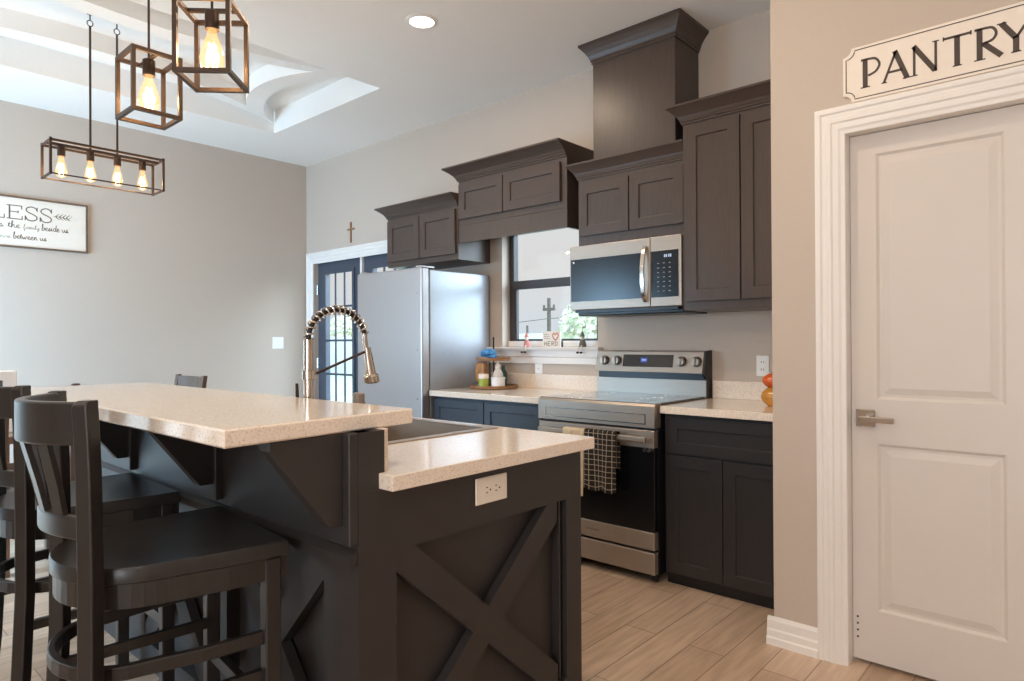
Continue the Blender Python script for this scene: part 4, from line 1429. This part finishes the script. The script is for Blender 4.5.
# ================================================================== COUNTER AND SILL DECOR
tt = thing('tiered_tray', 'two-tier wooden tray with a black post on the counter by the refrigerator', 'tray', (-3.255, 3.45, .92))
m = MB(); m.lathe([(.150, .9215), (.172, .924), (.176, .944), (.168, .944), (.160, .930), (.004, .929)], (-3.255, 3.45, 0), 36); m.build('lower_tier', WOODC, tt, smooth=True)
m = MB(); m.lathe([(.110, 1.120), (.122, 1.123), (.126, 1.142), (.119, 1.142), (.112, 1.128), (.004, 1.127)], (-3.255, 3.45, 0), 36); m.build('upper_tier', WOODC, tt, smooth=True)
m = MB(); m.lathe([(.006, .929), (.006, 1.275), (.010, 1.282), (.002, 1.292)], (-3.255, 3.45, 0), 12); m.build('post', BLKPL, tt, smooth=True)
BLUE = pm('blue_fabric', (88, 150, 200), .9, var=.25, scale=25)
m = MB()
for k in range(7):
    a = k * 2.4
    m.sphere((-3.24 + .045 * math.cos(a), 3.385 + .02 * math.sin(a), 1.160 + .012 * (k % 3)), .030, (1, .7, .8), 2, .35, k)
tag(m.build('flower_bunch', BLUE, origin=(-3.24, 3.39, 1.13)), 'bunch of blue flowers on the upper tier of the tray', 'flowers')
gj = thing('candle_jar', 'green candle jar with a pale lid on the lower tray tier', 'candle', (-3.245, 3.335, .93))
m = MB(); m.lathe([(.033, .9305), (.037, .933), (.037, .995)], (-3.245, 3.335, 0), 20); m.build('jar', pm('lime_green_glass', (170, 182, 70), .25, var=.1, scale=15), gj, smooth=True)
m = MB(); m.lathe([(.038, .9955), (.038, 1.024), (.035, 1.028)], (-3.245, 3.335, 0), 20); m.build('lid', SIGNB, gj, smooth=True)
wj = thing('canister', 'round white canister at the right front of the lower tray tier', 'canister', (-3.168, 3.402, .93))
m = MB(); m.lathe([(.046, .9305), (.049, .934), (.049, .985), (.046, .990)], (-3.168, 3.402, 0), 24); m.build('pot', WHITEBOX, wj, smooth=True)
m = MB(); m.lathe([(.052, .9905), (.052, 1.002), (.046, 1.006)], (-3.168, 3.402, 0), 24); m.build('rim', WHITEBOX, wj, smooth=True)
def gnome(name, label, x, y, z, h_, body, hat, group=None):
    t = thing(name, label, 'figurine', (x, y, z), group)
    m = MB(); m.lathe([(.30 * h_, z + .0005), (.34 * h_, z + .12 * h_), (.26 * h_, z + .36 * h_), (.14 * h_, z + .52 * h_)], (x, y, 0), 16); m.build('body', body, t, smooth=True)
    m = MB(); m.sphere((x, y - .04 * h_, z + .60 * h_), .16 * h_, (1, 1, 1), 2); m.build('head', PLAST, t, smooth=True)
    m = MB(); m.lathe([(.20 * h_, z + .68 * h_), (.14 * h_, z + .80 * h_), (.02 * h_, z + 1.0 * h_)], (x, y, 0), 14); m.build('hat', hat, t, smooth=True)
    return t
GREYF = pm('grey_white_ceramic', (206, 198, 190), .6, var=.15, scale=30)
PINKF = pm('pink_cloth', (206, 140, 130), .9, var=.2, scale=30)
gnome('figurine', 'white and grey figurine standing on the white tray canister', -3.168, 3.402, 1.0065, .110, GREYF, GREYF)
m = MB(); m.lathe([(.024, .9305), (.028, .934), (.028, 1.03), (.012, 1.058), (.012, 1.085)], (-3.230, 3.45 + .075, 0), 18)
tag(m.build('bottle', pm('dark_green_glass', (56, 88, 72), .2, var=.1, scale=10), origin=(-3.230, 3.525, .93), smooth=True), 'dark green bottle behind the candle jar on the tray', 'bottle')
m = MB()
b = bmesh.new(); bmesh.ops.create_cube(b, size=1); bmesh.ops.subdivide_edges(b, edges=list(b.edges), cuts=3, use_grid_fill=True)
for v in b.verts:
    tz = v.co.z + .5
    pin = 1 - .35 * abs(tz - .45) * 1.2
    v.co = Vector((-3.345 + v.co.x * .095 * pin, 3.415 + v.co.y * .05 * pin, .958 + tz * .150))
m.merge(b)
tag(m.build('snack_bag', pm('orange_tan_printed_bag', (205, 150, 96), .5, var=.45, scale=18), origin=(-3.345, 3.40, .958), smooth=True, subsurf=1), 'tan and orange printed bag at the left of the tray', 'bag')
m = MB(); m.sphere((-3.322, 3.388, .9440), .030, (1.5, 1.0, .46), 3, .18, 5)
tag(m.build('folded_cloth', pm('slate_blue_cloth', (112, 128, 156), .9, var=.3, scale=25), origin=(-3.322, 3.388, .93), smooth=True), 'bunched slate blue cloth at the left front of the tray', 'cloth')

# sill decor
ZS = 1.2152
hs2 = thing('herd_sign', 'small cream block sign reading HERD on the window sill', 'sign', (-2.87, 3.635, ZS))
box('block', SIGNB, hs2, -2.948, -2.792, 3.634, 3.652, ZS, ZS + .112, bev=.001)
hf = lambda u, v, d: (u, 3.6339 - d, v)
m = MB()
stroke(m, curve([(-2.858, ZS + .085), (-2.846, ZS + .098), (-2.832, ZS + .088), (-2.818, ZS + .098), (-2.806, ZS + .085), (-2.815, ZS + .065), (-2.832, ZS + .050), (-2.849, ZS + .065), (-2.858, ZS + .085)]), .010, hf); m.build('heart', PINKF, hs2)
m = MB()
for (x0_, segs) in ((-2.930, [((0, 0), (0, 1)), ((1, 0), (1, 1)), ((0, .5), (1, .5))]), (-2.898, [((0, 0), (0, 1)), ((0, 1), (1, 1)), ((0, .5), (.8, .5)), ((0, 0), (1, 0))]),
                    (-2.866, [((0, 0), (0, 1)), ((0, 1), (1, .9)), ((1, .9), (1, .55)), ((1, .55), (0, .5)), ((.3, .5), (1, 0))]), (-2.834, [((0, 0), (0, 1)), ((0, 1), (.8, .85)), ((.8, .85), (1, .5)), ((1, .5), (.8, .15)), ((.8, .15), (0, 0))])):
    for a, b_ in segs:
        stroke(m, [(x0_ + a[0] * .020, ZS + .010 + a[1] * .030), (x0_ + b_[0] * .020, ZS + .010 + b_[1] * .030)], .005, hf)
m.build('lettering', INKL, hs2)
m = MB()
for k in range(3):
    stroke(m, [(-2.936, ZS + .062 + k * .014), (-2.880 - k * .006, ZS + .062 + k * .014)], .003, hf)
m.build('fine_print', INKL, hs2)
m = MB(); m.lathe([(.006, ZS), (.007, ZS + .03), (.003, ZS + .05)], (-2.778, 3.64, 0), 10)
tag(m.build('trinket', BLKPL, origin=(-2.778, 3.64, ZS), smooth=True), 'tiny dark trinket at the right end of the HERD sign', 'ornament')
def sitter(label, x, body, hat):
    """little shelf sitter with dangling legs"""
    t = thing('shelf_sitter', label, 'figurine', (x, 3.625, ZS), 'shelf sitters on the window sill')
    m = MB(); m.lathe([(.024, ZS + .0005), (.027, ZS + .010), (.020, ZS + .040), (.010, ZS + .052)], (x, 3.635, 0), 14); m.build('body', body, t, smooth=True)
    m = MB(); m.sphere((x, 3.630, ZS + .064), .016, (1, 1, 1), 2); m.build('head', PLAST, t, smooth=True)
    m = MB(); m.lathe([(.019, ZS + .072), (.013, ZS + .085), (.003, ZS + .108)], (x, 3.632, 0), 12); m.build('hat', hat, t, smooth=True)
    for s_ in (-1, 1):
        m = MB(); m.tube([(x + s_ * .010, 3.622, ZS + .012), (x + s_ * .012, 3.602, ZS + .010), (x + s_ * .014, 3.598, ZS - .030)], .004, 6); lg = m.build('leg', PLAST, t, smooth=True)
        m = MB(); m.sphere((x + s_ * .014, 3.595, ZS - .036), .010, (1, 1.2, .8), 2); m.build('shoe', BLKPL, lg, smooth=True)
    return t
OLIVE = pm('olive_grey_cloth', (120, 116, 104), .9, var=.2, scale=30)
sitter('pink little shelf sitter with dangling legs at the left of the sill', -3.095, PINKF, PINKF)
sitter('olive little shelf sitter with dangling legs at the right of the sill', -2.600, OLIVE, OLIVE)

gd = thing('glass_gourd', 'stacked orange and amber gourd ornament against the pantry wall corner', 'ornament', (-1.228, 3.36, .92))
m = MB()
b = bmesh.new()
def gourd(z0, r, h_):
    m = MB(); b = bmesh.new(); S, T = 28, 9
    rows = []
    for i in range(T + 1):
        f = i / T
        rr = r * math.sin(PI * (.08 + .84 * f)) ** .7
        rows.append([b.verts.new((-1.228 + rr * (1 + .06 * math.cos(7 * 2 * PI * k / S)) * math.cos(2 * PI * k / S), 3.36 + rr * (1 + .06 * math.cos(7 * 2 * PI * k / S)) * math.sin(2 * PI * k / S), z0 + h_ * f)) for k in range(S)])
    for i in range(T):
        for k in range(S):
            b.faces.new((rows[i][k], rows[i][(k + 1) % S], rows[i + 1][(k + 1) % S], rows[i + 1][k]))
    b.faces.new(rows[0][::-1]); b.faces.new(rows[-1])
    return m.merge(b)
gourd(.9203, .052, .095).build('amber_gourd', pm('amber_glaze', (206, 142, 56), .2, var=.15, scale=14), gd, smooth=True)
gourd(1.013, .046, .072).build('orange_gourd', pm('orange_glaze', (214, 96, 44), .2, var=.15, scale=14), gd, smooth=True)
m = MB(); m.tube([(-1.228, 3.36, 1.083), (-1.225, 3.36, 1.095), (-1.219, 3.36, 1.106)], [.008, .006, .004], 8); m.build('stem', WOODC, gd, smooth=True)

# ================================================================== DINING AREA
tb = thing('dining_table', 'brown wooden dining table under the long chandelier', 'table', (-4.75, 1.28, 0))
box('tabletop', TABLEW, tb, -5.17, -4.33, .72, 1.72, .72, .76, bev=.004)
for x in (-5.09, -4.41):
    for y in (.80, 1.64):
        box('leg', TABLEW, tb, x - .035, x + .035, y - .035, y + .035, 0, .72, bev=.003)
def dining_chair(label):
    t = thing('dining_chair', label, 'dining chair', (0, 0, 0), 'chairs at the dining table')
    box('seat', DINE, t, -.215, .215, -.20, .21, .44, .475, bev=.006, seg=2)
    for sx in (-1, 1):
        box('front_leg', DINE, t, sx * .19 - .02, sx * .19 + .02, .165, .205, 0, .44, bev=.003)
        m = MB(); m.prism([(-.245, 0), (-.205, 0), (-.190, .47), (-.205, .70), (-.255, 1.04), (-.285, 1.04), (-.240, .70), (-.230, .47)], 'x', sx * .208 - .018, sx * .208 + .018, bev=.003); m.build('rear_post', DINE, t)
    m = MB(); m.tube([(-.19, -.262, .985), (-.10, -.288, .985), (0, -.297, .985), (.10, -.288, .985), (.19, -.262, .985)], 0, flat=(.020, .090, (0, 0, 1))); m.build('top_rail', DINE, t, bevel=.004)
    m = MB(); m.tube([(-.19, -.222, .62), (0, -.235, .62), (.19, -.222, .62)], 0, flat=(.018, .045, (0, 0, 1))); m.build('lower_rail', DINE, t)
    for xs_ in (-.10, -.035, .035, .10):
        m = MB(); m.tube([(xs_, -.232, .64), (xs_, -.285, .945)], 0, flat=(.030, .012, (0, 1, 0))); m.build('slat', DINE, t)
    return t
dcA = dining_chair('dark dining chair at the table end, its top rail showing over the bar')
dcB = dup(dcA, (-4.40, .87, 0), math.radians(90), 'dark dining chair beside the table, rail top seen above the bar left end')
dcA.location = (-4.62, 1.615, 0)
dcA.rotation_euler = (0, 0, math.radians(180))
m = MB(); m.box(-4.66, -4.54, .80, .90, .7605, 1.105, bev=.004)
tag(m.build('white_vase', WHITEBOX, origin=(-4.6, .85, .76)), 'plain white square vase on the dining table at the photo left edge', 'vase')

# ================================================================== OUTDOORS
m = MB(); m.box(-60, 60, YW + 3.2, 110, -.20, -.12); struct(m.build('ground_lawn', GRASS))
m = MB(); m.box(-14, 4, YW + .14, YW + 3.2, -.20, -.08); struct(m.build('patio', PATIO))
def tree(label, x, y, h_, r, seed):
    rn = random.Random(seed)
    t = thing('tree', label, 'tree', (x, y, -.12), 'trees outside the back of the house')
    m = MB(); m.tube([(x, y, -.12), (x + .1, y, h_ * .4), (x, y, h_ * .75)], [.16, .12, .05], 8); m.build('trunk', BARK, t, smooth=True)
    m = MB()
    b = bmesh.new()
    for k in range(2600):
        a, e_ = rn.random() * 2 * PI, math.acos(2 * rn.random() - 1)
        q = rn.random() ** .4
        p = Vector((x + r * q * math.sin(e_) * math.cos(a), y + r * q * math.sin(e_) * math.sin(a), h_ * .66 + r * .9 * q * math.cos(e_)))
        n_ = Vector((rn.gauss(0, 1), rn.gauss(0, 1), rn.gauss(0, 1))).normalized()
        u = n_.orthogonal().normalized(); v = n_.cross(u)
        s_ = .05 + rn.random() * .08
        b.faces.new([b.verts.new(p + u * s_), b.verts.new(p + v * s_ * .6), b.verts.new(p - u * s_), b.verts.new(p - v * s_ * .6)])
    m.merge(b); o = m.build('crown', LEAF, t)
    o['kind'] = 'stuff'
    return t
tree('pale green leafy tree seen through the window right of the utility pole', -8.85, 13.2, 2.35, 1.05, 3)
tree('pale green tree seen through the french door glass', -29.0, 19.6, 2.5, 1.2, 5)
tree('low green tree seen low in the french door, left one', -34.0, 20.6, 2.2, 1.2, 8)
def pole(label, x, y, h_, arm, r):
    t = thing('utility_pole', label, 'utility pole', (x, y, -.12), 'utility poles beyond the window')
    m = MB(); m.lathe([(r, -.12), (r * .75, h_)], (x, y, 0), 10); m.build('pole', POLEM, t)
    if arm:
        box('crossarm', POLEM, t, x - arm, x + arm, y - .05, y + .05, h_ - .62, h_ - .48)
        for s_ in (-1, 1):
            m = MB(); m.lathe([(.06, h_ - .48), (.05, h_ - .33)], (x + s_ * arm * .85, y, 0), 8); m.build('insulator', POLEM, t)
    return t
pole('tall utility pole with a crossarm seen through the kitchen window', -20.03, 25.2, 3.42, .36, .12)
pole('short distant pole low at the left of the window view', -22.45, 26.4, 2.15, 0, .08)
m = MB()
m.tube([(-40, 26.0, 1.4), (-30, 25.6, 1.75), (-20.03, 25.05, 2.40), (-12, 25, 2.62), (0, 25, 2.9)], .022, 6)
tag(m.build('power_line', WIREM, origin=(-19.1, 25, 2.2)), 'single power line crossing behind the window glass', 'cable')
fe = MB(); fe.box(-40, -10, 17.0, 17.1, -.12, 1.55)
tag(fe.build('garden_wall', pm('pale_garden_wall_paint', (214, 208, 204), .9, var=.05, scale=1), origin=(-25, 17.05, -.12)), 'pale low garden wall seen through the french door', 'garden wall')
